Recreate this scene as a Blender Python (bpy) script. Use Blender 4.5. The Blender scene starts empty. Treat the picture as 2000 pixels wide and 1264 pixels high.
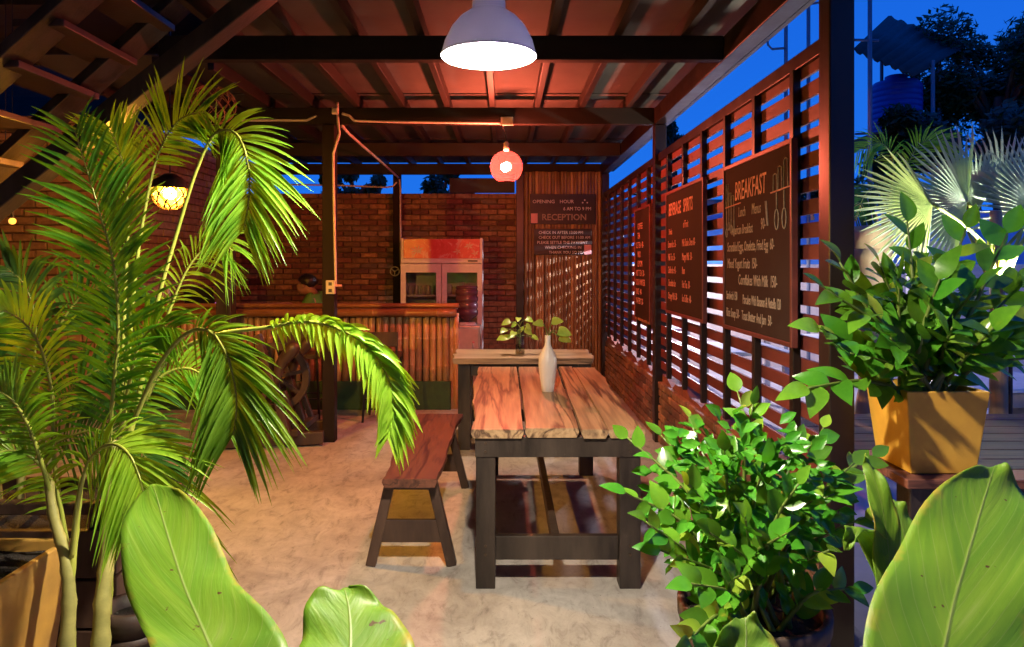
import bpy, bmesh, math, random
from mathutils import Vector, Matrix, noise as mnoise

rnd = random.Random(7)
sc = bpy.context.scene
C = sc.collection
PI = math.pi

# ------------------------------------------------------------------ camera
F_PX, VPX, VPY, EYE = 1400.0, 985.0, 515.0, 1.51
cam_d = bpy.data.cameras.new('camera')
cam_d.sensor_width = 36.0
cam_d.lens = 36.0 * F_PX / 2000.0
cam_d.shift_x = (1000 - VPX) / 2000.0
cam_d.shift_y = -(632 - VPY) / 2000.0
cam_d.clip_start = 0.043
cam_d.clip_end = 2000
cam = bpy.data.objects.new('camera', cam_d)
cam.location = (0, 0, EYE)
cam.rotation_euler = (PI / 2, 0, 0)
C.objects.link(cam)
sc.camera = cam

# ------------------------------------------------------------------ sky (dusk: the sun is down, only blue sky light is left)
world = bpy.data.worlds.new('World')
sc.world = world
world.use_nodes = True
wn, wl = world.node_tree.nodes, world.node_tree.links
wn.clear()
w_out = wn.new('ShaderNodeOutputWorld')
w_bg = wn.new('ShaderNodeBackground')
w_sky = wn.new('ShaderNodeTexSky')
w_sky.sky_type = 'NISHITA'
w_sky.sun_disc = False
w_sky.sun_elevation = math.radians(-4.0)
w_sky.sun_rotation = math.radians(200)
w_sky.ozone_density = 6.0
w_mul = wn.new('ShaderNodeMixRGB')
w_mul.blend_type = 'MIX'
w_mul.inputs['Fac'].default_value = 0.85
w_tc = wn.new('ShaderNodeTexCoord')
w_sep = wn.new('ShaderNodeSeparateXYZ')
w_rmp = wn.new('ShaderNodeMapRange')                             # deep blue of the hour after sunset, paler towards the horizon
w_rmp.inputs['From Min'].default_value = 0.0
w_rmp.inputs['From Max'].default_value = 0.6
w_grad = wn.new('ShaderNodeMixRGB')
w_grad.inputs['Color1'].default_value = (0.16, 1.9, 9.0, 1)
w_grad.inputs['Color2'].default_value = (0.03, 0.95, 7.0, 1)
wl.new(w_tc.outputs['Generated'], w_sep.inputs[0])
wl.new(w_sep.outputs['Z'], w_rmp.inputs['Value'])
wl.new(w_rmp.outputs[0], w_grad.inputs['Fac'])
wl.new(w_grad.outputs['Color'], w_mul.inputs['Color2'])
wl.new(w_sky.outputs['Color'], w_mul.inputs['Color1'])
wl.new(w_mul.outputs['Color'], w_bg.inputs['Color'])
w_bg.inputs['Strength'].default_value = 0.043
wl.new(w_bg.outputs['Background'], w_out.inputs['Surface'])

LAMP_PENDANT, LAMP_GLOBE, LAMP_LANTERN, LAMP_SPOT = 2900.0, 1450.0, 2300.0, 4200.0
LAMP_PATIO_ASSUMED = 2600.0  # strength of the unseen lamp added to light the patio

sc.view_settings.view_transform = 'Standard'
sc.view_settings.look = 'None'
sc.view_settings.exposure = 1.4
sc.view_settings.gamma = 1.0
sc.render.engine = 'CYCLES'
sc.cycles.use_denoising = True
try:
    sc.cycles.denoiser = 'OPENIMAGEDENOISE'
except Exception:
    pass
sc.cycles.sample_clamp_indirect = 4.0
sc.cycles.max_bounces = 8
sc.cycles.transparent_max_bounces = 12
sc.cycles.caustics_reflective = False
sc.cycles.caustics_refractive = False
sc.cycles.use_light_tree = True

# ------------------------------------------------------------------ helpers
WLOC = {}

def pix(u, v, Y):
    """a direction through a photo pixel, taken at distance Y metres"""
    return Vector(((u - VPX) / F_PX * Y, Y, EYE - (v - VPY) / F_PX * Y))

def register(o, w):
    WLOC[o.name] = Vector(w)
    return o

def tag(o, label=None, cat=None, group=None, kind=None):
    if label: o['label'] = label
    if cat: o['category'] = cat
    if group: o['group'] = group
    if kind: o['kind'] = kind
    return o

def thing(name, label, cat, loc, group=None, kind=None):
    o = bpy.data.objects.new(name, None)
    o.empty_display_size = 0.1
    o.location = loc
    C.objects.link(o)
    register(o, loc)
    return tag(o, label, cat, group, kind)

def place(name, mesh, parent, world_loc, rot=None, scale=None):
    """a copy that shares its mesh with its likes"""
    o = bpy.data.objects.new(name, mesh)
    C.objects.link(o)
    off = Vector((0, 0, 0))
    if parent is not None:
        o.parent = parent
        off = WLOC[parent.name]
    o.location = Vector(world_loc) - off
    if rot is not None:
        if isinstance(rot, Matrix):
            o.rotation_mode = 'QUATERNION'
            o.rotation_quaternion = rot.to_quaternion()
        else:
            o.rotation_euler = rot
    if scale is not None:
        o.scale = scale if not isinstance(scale, (int, float)) else (scale,) * 3
    register(o, world_loc)
    return o

class MB:
    def __init__(s):
        s.v, s.f, s.uv = [], [], []
    def add(s, vs, fs):
        b = len(s.v)
        s.v += [Vector(p) for p in vs]
        s.f += [tuple(i + b for i in f) for f in fs]
        return s
    def box(s, x0, x1, y0, y1, z0, z1):
        vs = [(x, y, z) for x in (x0, x1) for y in (y0, y1) for z in (z0, z1)]
        return s.add(vs, [(0, 1, 3, 2), (4, 6, 7, 5), (0, 4, 5, 1), (2, 3, 7, 6), (0, 2, 6, 4), (1, 5, 7, 3)])
    def obox(s, c, ax, ay, az):
        c = Vector(c); vs = []
        for i in (-1, 1):
            for j in (-1, 1):
                for k in (-1, 1):
                    vs.append(c + i * ax + j * ay + k * az)
        return s.add(vs, [(0, 1, 3, 2), (4, 6, 7, 5), (0, 4, 5, 1), (2, 3, 7, 6), (0, 2, 6, 4), (1, 5, 7, 3)])
    def bar(s, p, q, w, h, up=(0, 0, 1)):
        p, q = Vector(p), Vector(q)
        d = (q - p); L = d.length; d.normalize()
        side = d.cross(Vector(up))
        if side.length < 1e-4: side = d.cross(Vector((0, 1, 0)))
        side.normalize()
        u2 = side.cross(d).normalized()
        return s.obox((p + q) / 2, d * L / 2, side * w / 2, u2 * h / 2)
    def tube(s, pts, rad, n=8, cap=True):
        pts = [Vector(p) for p in pts]
        if isinstance(rad, (int, float)): rad = [rad] * len(pts)
        rings = []
        ref = None
        for i, p in enumerate(pts):
            d = (pts[min(i + 1, len(pts) - 1)] - pts[max(i - 1, 0)]).normalized()
            if ref is None:
                ref = d.orthogonal().normalized()
            else:
                ref = (ref - d * ref.dot(d))
                ref = ref.normalized() if ref.length > 1e-5 else d.orthogonal().normalized()
            b = d.cross(ref)
            rings.append([p + rad[i] * (math.cos(2 * PI * k / n) * ref + math.sin(2 * PI * k / n) * b) for k in range(n)])
        vs = [v for r in rings for v in r]
        fs = []
        for i in range(len(pts) - 1):
            for k in range(n):
                fs.append((i * n + k, i * n + (k + 1) % n, (i + 1) * n + (k + 1) % n, (i + 1) * n + k))
        if cap:
            fs.append(tuple(reversed(range(n))))
            fs.append(tuple((len(pts) - 1) * n + k for k in range(n)))
        return s.add(vs, fs)
    def lathe(s, prof, c, n=24, capb=False, capt=False):
        c = Vector(c); vs = []; fs = []
        for r, z in prof:
            for k in range(n):
                a = 2 * PI * k / n
                vs.append(c + Vector((r * math.cos(a), r * math.sin(a), z)))
        for i in range(len(prof) - 1):
            for k in range(n):
                fs.append((i * n + k, i * n + (k + 1) % n, (i + 1) * n + (k + 1) % n, (i + 1) * n + k))
        if capb: fs.append(tuple(reversed(range(n))))
        if capt: fs.append(tuple((len(prof) - 1) * n + k for k in range(n)))
        return s.add(vs, fs)
    def mesh(s, name, mat, smooth=False, origin=(0, 0, 0)):
        o = Vector(origin)
        me = bpy.data.meshes.new(name)
        me.from_pydata([tuple(p - o) for p in s.v], [], s.f)
        if mat is not None: me.materials.append(mat)
        if smooth:
            me.polygons.foreach_set('use_smooth', [True] * len(me.polygons))
        me.update()
        return me
    def build(s, name, mat, parent=None, smooth=False, bevel=0.0, at=None):
        """links the shapes gathered so far as one mesh object; vertices are in world space"""
        org = WLOC[parent.name] if parent is not None else (Vector(at) if at is not None else Vector((0, 0, 0)))
        me = s.mesh(name, mat, smooth, org)
        bm = bmesh.new(); bm.from_mesh(me)
        bmesh.ops.recalc_face_normals(bm, faces=bm.faces)
        if bevel:
            bmesh.ops.bevel(bm, geom=[e for e in bm.edges if len(e.link_faces) == 2 and e.calc_face_angle(0) > 0.6], offset=bevel, segments=2, affect='EDGES', profile=0.5)
        bm.to_mesh(me); bm.free()
        o = bpy.data.objects.new(name, me)
        C.objects.link(o)
        if parent is not None: o.parent = parent
        else: o.location = org
        register(o, org)
        return o

def smooth_curve(pts, n):
    """Catmull-Rom through the points, n samples"""
    P = [Vector(p) for p in pts]
    P = [P[0] * 2 - P[1]] + P + [P[-1] * 2 - P[-2]]
    out = []
    m = len(P) - 3
    for i in range(n):
        t = i / (n - 1) * m
        k = min(int(t), m - 1); t -= k
        a, b, c, d = P[k:k + 4]
        out.append(0.5 * ((2 * b) + (c - a) * t + (2 * a - 5 * b + 4 * c - d) * t * t + (3 * b - a - 3 * c + d) * t ** 3))
    return out

# ------------------------------------------------------------------ materials
def new_mat(name):
    m = bpy.data.materials.new(name)
    m.use_nodes = True
    nt = m.node_tree
    return m, nt, nt.nodes['Principled BSDF']

def ramp(nt, stops):
    r = nt.nodes.new('ShaderNodeValToRGB')
    e = r.color_ramp.elements
    while len(e) < len(stops): e.new(0.5)
    for i, (p, c) in enumerate(stops):
        e[i].position = p
        e[i].color = (*c, 1) if len(c) == 3 else c
    return r

def coords(nt, scale=(1, 1, 1), kind='Object'):
    t = nt.nodes.new('ShaderNodeTexCoord')
    mp = nt.nodes.new('ShaderNodeMapping')
    mp.inputs['Scale'].default_value = scale
    nt.links.new(t.outputs[kind], mp.inputs['Vector'])
    return mp

def noise(nt, vec, scale, detail=6, rough=0.6, dist=0.0):
    n = nt.nodes.new('ShaderNodeTexNoise')
    n.inputs['Scale'].default_value = scale
    n.inputs['Detail'].default_value = detail
    n.inputs['Roughness'].default_value = rough
    n.inputs['Distortion'].default_value = dist
    nt.links.new(vec.outputs[0], n.inputs['Vector'])
    return n

def bump(nt, bsdf, src, strength, dist=0.01):
    b = nt.nodes.new('ShaderNodeBump')
    b.inputs['Strength'].default_value = strength
    b.inputs['Distance'].default_value = dist
    nt.links.new(src, b.inputs['Height'])
    nt.links.new(b.outputs['Normal'], bsdf.inputs['Normal'])

def surf(name, c1, c2=None, scale=8, rough=0.6, stretch=(1, 1, 1), bmp=0.2, rand=0.0, detail=6, spec=0.5, rvar=0.15, dist=0.0, bdist=0.004, lo=0.35, hi=0.65):
    """a matte or satin surface: noise between two colours, a roughness that varies, fine relief, a shade that differs from piece to piece"""
    m, nt, b = new_mat(name)
    c2 = c2 or tuple(x * 0.6 for x in c1)
    mp = coords(nt, stretch)
    if rand:
        oi = nt.nodes.new('ShaderNodeObjectInfo')
        ad = nt.nodes.new('ShaderNodeVectorMath'); ad.operation = 'ADD'
        ml = nt.nodes.new('ShaderNodeMath'); ml.operation = 'MULTIPLY'; ml.inputs[1].default_value = 37.0
        nt.links.new(oi.outputs['Random'], ml.inputs[0])
        nt.links.new(mp.outputs[0], ad.inputs[0]); nt.links.new(ml.outputs[0], ad.inputs[1])
        mp = ad
    n = noise(nt, mp, scale, detail, 0.6, dist)
    r = ramp(nt, [(lo, c2), (hi, c1)])
    nt.links.new(n.outputs['Fac'], r.inputs['Fac'])
    col = r.outputs['Color']
    if rand:
        hs = nt.nodes.new('ShaderNodeHueSaturation')
        mr = nt.nodes.new('ShaderNodeMapRange')
        mr.inputs['To Min'].default_value = 1 - rand; mr.inputs['To Max'].default_value = 1 + rand
        nt.links.new(oi.outputs['Random'], mr.inputs['Value'])
        nt.links.new(mr.outputs[0], hs.inputs['Value'])
        nt.links.new(col, hs.inputs['Color'])
        col = hs.outputs['Color']
    nt.links.new(col, b.inputs['Base Color'])
    mr2 = nt.nodes.new('ShaderNodeMapRange')
    mr2.inputs['To Min'].default_value = max(0.05, rough - rvar); mr2.inputs['To Max'].default_value = min(1, rough + rvar)
    nt.links.new(n.outputs['Fac'], mr2.inputs['Value'])
    nt.links.new(mr2.outputs[0], b.inputs['Roughness'])
    b.inputs['Specular IOR Level'].default_value = spec
    if bmp:
        n2 = noise(nt, mp, scale * 4, 4, 0.6)
        bump(nt, b, n2.outputs['Fac'], bmp, bdist)
    return m

def plain(name, c, rough=0.5, metal=0.0, spec=0.5):
    m, nt, b = new_mat(name)
    mp = coords(nt)
    n = noise(nt, mp, 14, 4)
    r = ramp(nt, [(0.3, tuple(x * 0.82 for x in c)), (0.7, c)])
    nt.links.new(n.outputs['Fac'], r.inputs['Fac'])
    nt.links.new(r.outputs['Color'], b.inputs['Base Color'])
    b.inputs['Roughness'].default_value = rough
    b.inputs['Metallic'].default_value = metal
    b.inputs['Specular IOR Level'].default_value = spec
    return m

def emit(name, c, strength):
    m, nt, b = new_mat(name)
    b.inputs['Base Color'].default_value = (*c, 1)
    b.inputs['Emission Color'].default_value = (*c, 1)
    b.inputs['Emission Strength'].default_value = strength
    return m

def grain_wood(name, light, dark, axis=(1, 0.12, 1), scale=5.0, rough=0.4, rand=0.15, bmp=0.25, streak=0.55):
    """sawn timber: streaks stretched along the grain, dark heartwood figure, fine pores"""
    m, nt, b = new_mat(name)
    mp = coords(nt, axis)
    oi = nt.nodes.new('ShaderNodeObjectInfo')
    ml = nt.nodes.new('ShaderNodeMath'); ml.operation = 'MULTIPLY'; ml.inputs[1].default_value = 23.0
    nt.links.new(oi.outputs['Random'], ml.inputs[0])
    ad = nt.nodes.new('ShaderNodeVectorMath'); ad.operation = 'ADD'
    nt.links.new(mp.outputs[0], ad.inputs[0]); nt.links.new(ml.outputs[0], ad.inputs[1])
    n1 = noise(nt, ad, scale, 5, 0.55, 0.45)
    n2 = noise(nt, ad, scale * 9, 5, 0.6, 0.4)
    mid = tuple((a * 0.6 + d * 0.4) for a, d in zip(light, dark))
    r = ramp(nt, [(0.30, dark), (0.38, mid), (0.44, light), (0.485, dark), (0.51, light), (0.60, light), (0.68, mid), (0.75, light)])
    nt.links.new(n1.outputs['Fac'], r.inputs['Fac'])
    r2 = ramp(nt, [(0.35, (0.45, 0.42, 0.4)), (0.6, (1, 1, 1))])
    nt.links.new(n2.outputs['Fac'], r2.inputs['Fac'])
    mx = nt.nodes.new('ShaderNodeMixRGB'); mx.blend_type = 'MULTIPLY'; mx.inputs['Fac'].default_value = streak
    nt.links.new(r.outputs['Color'], mx.inputs['Color1']); nt.links.new(r2.outputs['Color'], mx.inputs['Color2'])
    hs = nt.nodes.new('ShaderNodeHueSaturation')
    mr = nt.nodes.new('ShaderNodeMapRange'); mr.inputs['To Min'].default_value = 1 - rand; mr.inputs['To Max'].default_value = 1 + rand
    nt.links.new(oi.outputs['Random'], mr.inputs['Value']); nt.links.new(mr.outputs[0], hs.inputs['Value'])
    nt.links.new(mx.outputs['Color'], hs.inputs['Color'])
    nt.links.new(hs.outputs['Color'], b.inputs['Base Color'])
    mr2 = nt.nodes.new('ShaderNodeMapRange'); mr2.inputs['To Min'].default_value = rough - 0.1; mr2.inputs['To Max'].default_value = rough + 0.2
    nt.links.new(n2.outputs['Fac'], mr2.inputs['Value']); nt.links.new(mr2.outputs[0], b.inputs['Roughness'])
    bump(nt, b, n2.outputs['Fac'], bmp, 0.003)
    return m

def leaf_mat(name, c1, c2, rough=0.35, trans=0.35, rand=0.25, veins=None, hue=0.02):
    """a leaf: diffuse and translucent, waxy sheen, each leaf a little different"""
    m, nt, b = new_mat(name)
    out = nt.nodes['Material Output']
    mp = coords(nt)
    n = noise(nt, mp, 9, 4)
    r = ramp(nt, [(0.35, c2), (0.65, c1)])
    nt.links.new(n.outputs['Fac'], r.inputs['Fac'])
    oi = nt.nodes.new('ShaderNodeObjectInfo')
    hs = nt.nodes.new('ShaderNodeHueSaturation')
    mr = nt.nodes.new('ShaderNodeMapRange'); mr.inputs['To Min'].default_value = 1 - rand; mr.inputs['To Max'].default_value = 1 + rand
    nt.links.new(oi.outputs['Random'], mr.inputs['Value']); nt.links.new(mr.outputs[0], hs.inputs['Value'])
    mh = nt.nodes.new('ShaderNodeMath'); mh.operation = 'MULTIPLY'; mh.inputs[1].default_value = 7.3
    fr = nt.nodes.new('ShaderNodeMath'); fr.operation = 'FRACT'
    nt.links.new(oi.outputs['Random'], mh.inputs[0]); nt.links.new(mh.outputs[0], fr.inputs[0])
    mr3 = nt.nodes.new('ShaderNodeMapRange'); mr3.inputs['To Min'].default_value = 0.5 - hue; mr3.inputs['To Max'].default_value = 0.5 + hue
    nt.links.new(fr.outputs[0], mr3.inputs['Value']); nt.links.new(mr3.outputs[0], hs.inputs['Hue'])
    nt.links.new(r.outputs['Color'], hs.inputs['Color'])
    nt.links.new(hs.outputs['Color'], b.inputs['Base Color'])
    b.inputs['Roughness'].default_value = rough
    tr = nt.nodes.new('ShaderNodeBsdfTranslucent')
    g = nt.nodes.new('ShaderNodeMixRGB'); g.blend_type = 'MULTIPLY'; g.inputs['Fac'].default_value = 1
    g.inputs['Color2'].default_value = (1.6, 1.5, 0.6, 1)
    nt.links.new(hs.outputs['Color'], g.inputs['Color1'])
    nt.links.new(g.outputs['Color'], tr.inputs['Color'])
    ms = nt.nodes.new('ShaderNodeMixShader'); ms.inputs['Fac'].default_value = trans
    nt.links.new(b.outputs['BSDF'], ms.inputs[1]); nt.links.new(tr.outputs['BSDF'], ms.inputs[2])
    nt.links.new(ms.outputs['Shader'], out.inputs['Surface'])
    n2 = noise(nt, mp, 60, 3)
    bump(nt, b, n2.outputs['Fac'], 0.12, 0.002)
    return m

def pane_mat(name, tint, gloss=0.12, rough=0.03):
    """thin glass: mostly see-through with a sharp sheen"""
    m, nt, b = new_mat(name)
    out = nt.nodes['Material Output']
    t = nt.nodes.new('ShaderNodeBsdfTransparent'); t.inputs['Color'].default_value = (*tint, 1)
    g = nt.nodes.new('ShaderNodeBsdfGlossy'); g.inputs['Roughness'].default_value = rough
    ms = nt.nodes.new('ShaderNodeMixShader'); ms.inputs['Fac'].default_value = gloss
    nt.links.new(t.outputs[0], ms.inputs[1]); nt.links.new(g.outputs[0], ms.inputs[2])
    nt.links.new(ms.outputs[0], out.inputs['Surface'])
    return m

M = {}
M['post'] = surf('dark_gloss_timber', (0.019, 0.009, 0.007), (0.010, 0.006, 0.005), 5, 0.38, (1, 1, 0.15), 0.25, 0.2, spec=0.4)
M['beam'] = surf('dark_steel_paint', (0.022, 0.013, 0.009), (0.012, 0.008, 0.006), 6, 0.62, (0.2, 1, 1), 0.15, 0.15, spec=0.25)
M['post_matte'] = surf('dark_matte_timber', (0.024, 0.013, 0.010), (0.012, 0.008, 0.006), 5, 0.75, (1, 1, 0.15), 0.3, 0.2, spec=0.15)
M['rafter'] = surf('dark_stained_rafter', (0.026, 0.014, 0.010), (0.013, 0.008, 0.006), 6, 0.5, (1, 0.1, 1), 0.2, 0.25)
M['sheet'] = surf('fibre_cement_sheet', (0.088, 0.076, 0.066), (0.046, 0.040, 0.035), 3.5, 0.8, (1, 1, 1), 0.3, 0.12, lo=0.25, hi=0.7)
M['slat'] = surf('red_lit_fence_slat', (0.17, 0.034, 0.026), (0.085, 0.018, 0.014), 7, 0.5, (1, 0.15, 1), 0.5, 0.2)  # red lamp glow put into the colour of the dark timber
M['tabletop'] = grain_wood('waxed_plank_top', (0.42, 0.27, 0.145), (0.085, 0.042, 0.025), (1, 0.045, 1), 5.2, 0.36, 0.12, 0.2, 0.6)
M['fartop'] = grain_wood('grey_brown_plank_top', (0.40, 0.27, 0.18), (0.12, 0.07, 0.045), (0.12, 1, 1), 6, 0.4, 0.1)
M['bench'] = grain_wood('red_brown_bench_plank', (0.17, 0.062, 0.036), (0.060, 0.022, 0.014), (1, 0.1, 1), 6, 0.35, 0.05, 0.15)
M['blackwood'] = surf('black_stained_timber', (0.052, 0.036, 0.027), (0.015, 0.010, 0.008), 9, 0.45, (1, 1, 0.2), 0.5, 0.15)
M['brownleg'] = surf('brown_stained_timber', (0.075, 0.040, 0.026), (0.032, 0.017, 0.012), 9, 0.45, (1, 1, 0.2), 0.3, 0.15)
M['brick'] = surf('burnt_clay_brick', (0.30, 0.15, 0.070), (0.15, 0.070, 0.034), 16, 0.75, (1, 1, 1), 0.7, 0.45, bdist=0.006)
M['brick_red'] = surf('red_clay_brick', (0.20, 0.070, 0.042), (0.105, 0.035, 0.024), 16, 0.72, (1, 1, 1), 0.7, 0.4, bdist=0.006)
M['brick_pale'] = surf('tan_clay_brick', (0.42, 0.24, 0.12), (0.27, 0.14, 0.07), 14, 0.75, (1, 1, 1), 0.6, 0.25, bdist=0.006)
M['mortar'] = surf('brown_mortar', (0.15, 0.085, 0.055), (0.09, 0.05, 0.033), 22, 0.9, (1, 1, 1), 0.6)
M['bamboo'] = surf('varnished_bamboo', (0.55, 0.34, 0.16), (0.30, 0.16, 0.07), 7, 0.33, (1, 1, 0.18), 0.15, 0.28)
M['bamboo_dark'] = surf('aged_bamboo', (0.42, 0.25, 0.11), (0.18, 0.095, 0.045), 8, 0.52, (1, 1, 0.18), 0.15, 0.35)
M['bamboo_h'] = surf('varnished_bamboo_rail', (0.40, 0.19, 0.075), (0.20, 0.085, 0.035), 7, 0.28, (0.18, 1, 1), 0.15, 0.2)
M['green'] = surf('green_painted_plinth', (0.022, 0.070, 0.018), (0.012, 0.038, 0.010), 10, 0.6, (1, 1, 1), 0.2)
M['conduit'] = plain('cream_plastic_conduit', (0.62, 0.52, 0.44), 0.45)
M['white_enamel'] = plain('white_enamel', (0.80, 0.79, 0.82), 0.22)
M['white_paint'] = plain('white_paint', (0.78, 0.77, 0.75), 0.35)
M['black'] = plain('black_plastic', (0.015, 0.015, 0.016), 0.35)
M['chalkboard'] = surf('chalkboard', (0.034, 0.020, 0.015), (0.022, 0.013, 0.010), 5, 0.85, (1, 1, 1), 0.1, spec=0.12)
M['signboard'] = surf('black_sign_panel', (0.018, 0.012, 0.012), (0.010, 0.008, 0.008), 5, 0.5, (1, 1, 1), 0.1)
M['chalk'] = surf('chalk', (0.40, 0.32, 0.24), (0.24, 0.19, 0.14), 60, 0.9, (1, 1, 1), 0.0)
M['chalk_red'] = surf('red_chalk', (0.62, 0.27, 0.21), (0.42, 0.17, 0.13), 60, 0.9, (1, 1, 1), 0.0)
M['signwhite'] = plain('white_sign_paint', (0.75, 0.70, 0.66), 0.6)
M['pink_note'] = plain('pink_note', (0.75, 0.36, 0.36), 0.6)
M['yellow_pot'] = surf('yellow_painted_pot', (0.74, 0.41, 0.050), (0.58, 0.30, 0.035), 5, 0.6, (1, 1, 1), 0.25, bdist=0.003)
M['tan_pot'] = surf('ochre_weathered_pot', (0.34, 0.19, 0.055), (0.20, 0.105, 0.035), 6, 0.6, (1, 1, 1), 0.3)
M['dark_pot'] = surf('dark_brown_pot', (0.060, 0.034, 0.022), (0.028, 0.016, 0.012), 9, 0.6, (1, 1, 0.4), 0.4)
M['soil'] = surf('dark_soil', (0.035, 0.024, 0.016), (0.012, 0.008, 0.006), 40, 0.95, (1, 1, 1), 1.0, bdist=0.02)
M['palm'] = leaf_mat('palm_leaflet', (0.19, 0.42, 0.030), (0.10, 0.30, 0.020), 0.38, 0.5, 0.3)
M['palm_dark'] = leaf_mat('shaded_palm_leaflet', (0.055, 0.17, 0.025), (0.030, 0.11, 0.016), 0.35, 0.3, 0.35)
M['palm_lime'] = leaf_mat('lit_palm_leaflet', (0.26, 0.48, 0.035), (0.16, 0.38, 0.022), 0.38, 0.45, 0.1)  # paler leaflet copy, lamp light put into the colour
M['rachis'] = surf('yellow_green_stalk', (0.36, 0.38, 0.06), (0.22, 0.27, 0.035), 10, 0.4, (1, 1, 0.3), 0.1)
M['zz'] = leaf_mat('glossy_oval_leaf', (0.11, 0.30, 0.022), (0.06, 0.21, 0.014), 0.27, 0.3, 0.35, hue=0.02)
M['zz_lime'] = leaf_mat('young_oval_leaf', (0.28, 0.40, 0.045), (0.18, 0.32, 0.028), 0.22, 0.35, 0.25, hue=0.015)
M['zz_stem'] = surf('green_fleshy_stem', (0.14, 0.20, 0.035), (0.08, 0.12, 0.02), 12, 0.4, (1, 1, 0.3), 0.1)
M['fan'] = leaf_mat('silver_fan_leaf', (0.42, 0.52, 0.40), (0.30, 0.40, 0.30), 0.5, 0.3, 0.15)
M['treeleaf'] = leaf_mat('dark_tree_leaf', (0.045, 0.085, 0.025), (0.020, 0.045, 0.014), 0.5, 0.2, 0.3)
M['bark'] = surf('grey_brown_bark', (0.16, 0.11, 0.07), (0.07, 0.05, 0.03), 12, 0.85, (1, 1, 0.3), 0.8)
M['palmtrunk'] = surf('ringed_palm_trunk', (0.36, 0.33, 0.09), (0.20, 0.20, 0.05), 9, 0.6, (1, 1, 1.6), 0.3)

# ================================================================== the setting
def floor_material():
    m, nt, b = new_mat('trowelled_concrete')
    mp = coords(nt)
    big = noise(nt, mp, 0.9, 6, 0.6, 0.8)
    swirl = noise(nt, mp, 2.6, 9, 0.7, 1.1)
    fine = noise(nt, coords(nt, (1.0, 0.45, 1)), 15, 8, 0.72, 0.8)
    r1 = ramp(nt, [(0.28, (0.33, 0.30, 0.275)), (0.5, (0.49, 0.455, 0.42)), (0.72, (0.60, 0.565, 0.53))])
    nt.links.new(swirl.outputs['Fac'], r1.inputs['Fac'])
    r2 = ramp(nt, [(0.3, (0.72, 0.69, 0.66)), (0.65, (1, 1, 1))])
    nt.links.new(big.outputs['Fac'], r2.inputs['Fac'])
    mx = nt.nodes.new('ShaderNodeMixRGB'); mx.blend_type = 'MULTIPLY'; mx.inputs['Fac'].default_value = 0.8
    nt.links.new(r1.outputs['Color'], mx.inputs['Color1']); nt.links.new(r2.outputs['Color'], mx.inputs['Color2'])
    r3 = ramp(nt, [(0.34, (0.50, 0.47, 0.45)), (0.47, (0.86, 0.85, 0.84)), (0.62, (1, 1, 1))])
    nt.links.new(fine.outputs['Fac'], r3.inputs['Fac'])
    mx2 = nt.nodes.new('ShaderNodeMixRGB'); mx2.blend_type = 'MULTIPLY'; mx2.inputs['Fac'].default_value = 0.8
    nt.links.new(mx.outputs['Color'], mx2.inputs['Color1']); nt.links.new(r3.outputs['Color'], mx2.inputs['Color2'])
    speck = noise(nt, mp, 70, 3, 0.6)
    r4 = ramp(nt, [(0.27, (0.35, 0.32, 0.30)), (0.33, (1, 1, 1))]); nt.links.new(speck.outputs['Fac'], r4.inputs['Fac'])
    mx3 = nt.nodes.new('ShaderNodeMixRGB'); mx3.blend_type = 'MULTIPLY'; mx3.inputs['Fac'].default_value = 0.8
    nt.links.new(mx2.outputs['Color'], mx3.inputs['Color1']); nt.links.new(r4.outputs['Color'], mx3.inputs['Color2'])
    nt.links.new(mx3.outputs['Color'], b.inputs['Base Color'])
    mr = nt.nodes.new('ShaderNodeMapRange'); mr.inputs['To Min'].default_value = 0.38; mr.inputs['To Max'].default_value = 0.75
    nt.links.new(swirl.outputs['Fac'], mr.inputs['Value']); nt.links.new(mr.outputs[0], b.inputs['Roughness'])
    bump(nt, b, swirl.outputs['Fac'], 0.12, 0.006)
    return m

M['concrete'] = floor_material()
M['paving'] = surf('pale_paving', (0.62, 0.57, 0.54), (0.44, 0.40, 0.38), 2.2, 0.6, (1, 1, 1), 0.3)
M['earth'] = surf('dark_garden_earth', (0.06, 0.05, 0.035), (0.03, 0.026, 0.018), 1.5, 0.95, (1, 1, 1), 0.5)

tag(MB().box(-900, 900, -900, 900, -0.3, -0.03).build('ground', M['earth']), kind='structure')
tag(MB().box(-7.5, 1.46, -3.0, 10.2, -0.2, 0.0).build('floor', M['concrete']), kind='structure')
tag(MB().box(1.47, 8.5, -2.0, 11.5, -0.2, -0.012).build('patio', M['paving']), kind='structure')

# ------------------------------------------------------------------ brick walls, every brick a piece
def brick_mesh(i, L, H, D, mat):
    r = random.Random(100 + i)
    b = MB().box(-L / 2, L / 2, -D / 2, D / 2, -H / 2, H / 2)
    for p in b.v:
        p += Vector((r.uniform(-1, 1) * 0.004, r.uniform(-1, 1) * 0.003, r.uniform(-1, 1) * 0.003))
    me = b.mesh('brick', mat)
    bm = bmesh.new(); bm.from_mesh(me)
    bmesh.ops.recalc_face_normals(bm, faces=bm.faces)
    bmesh.ops.bevel(bm, geom=bm.edges[:], offset=0.005, segments=1, affect='EDGES')
    bm.to_mesh(me); bm.free()
    return me

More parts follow.
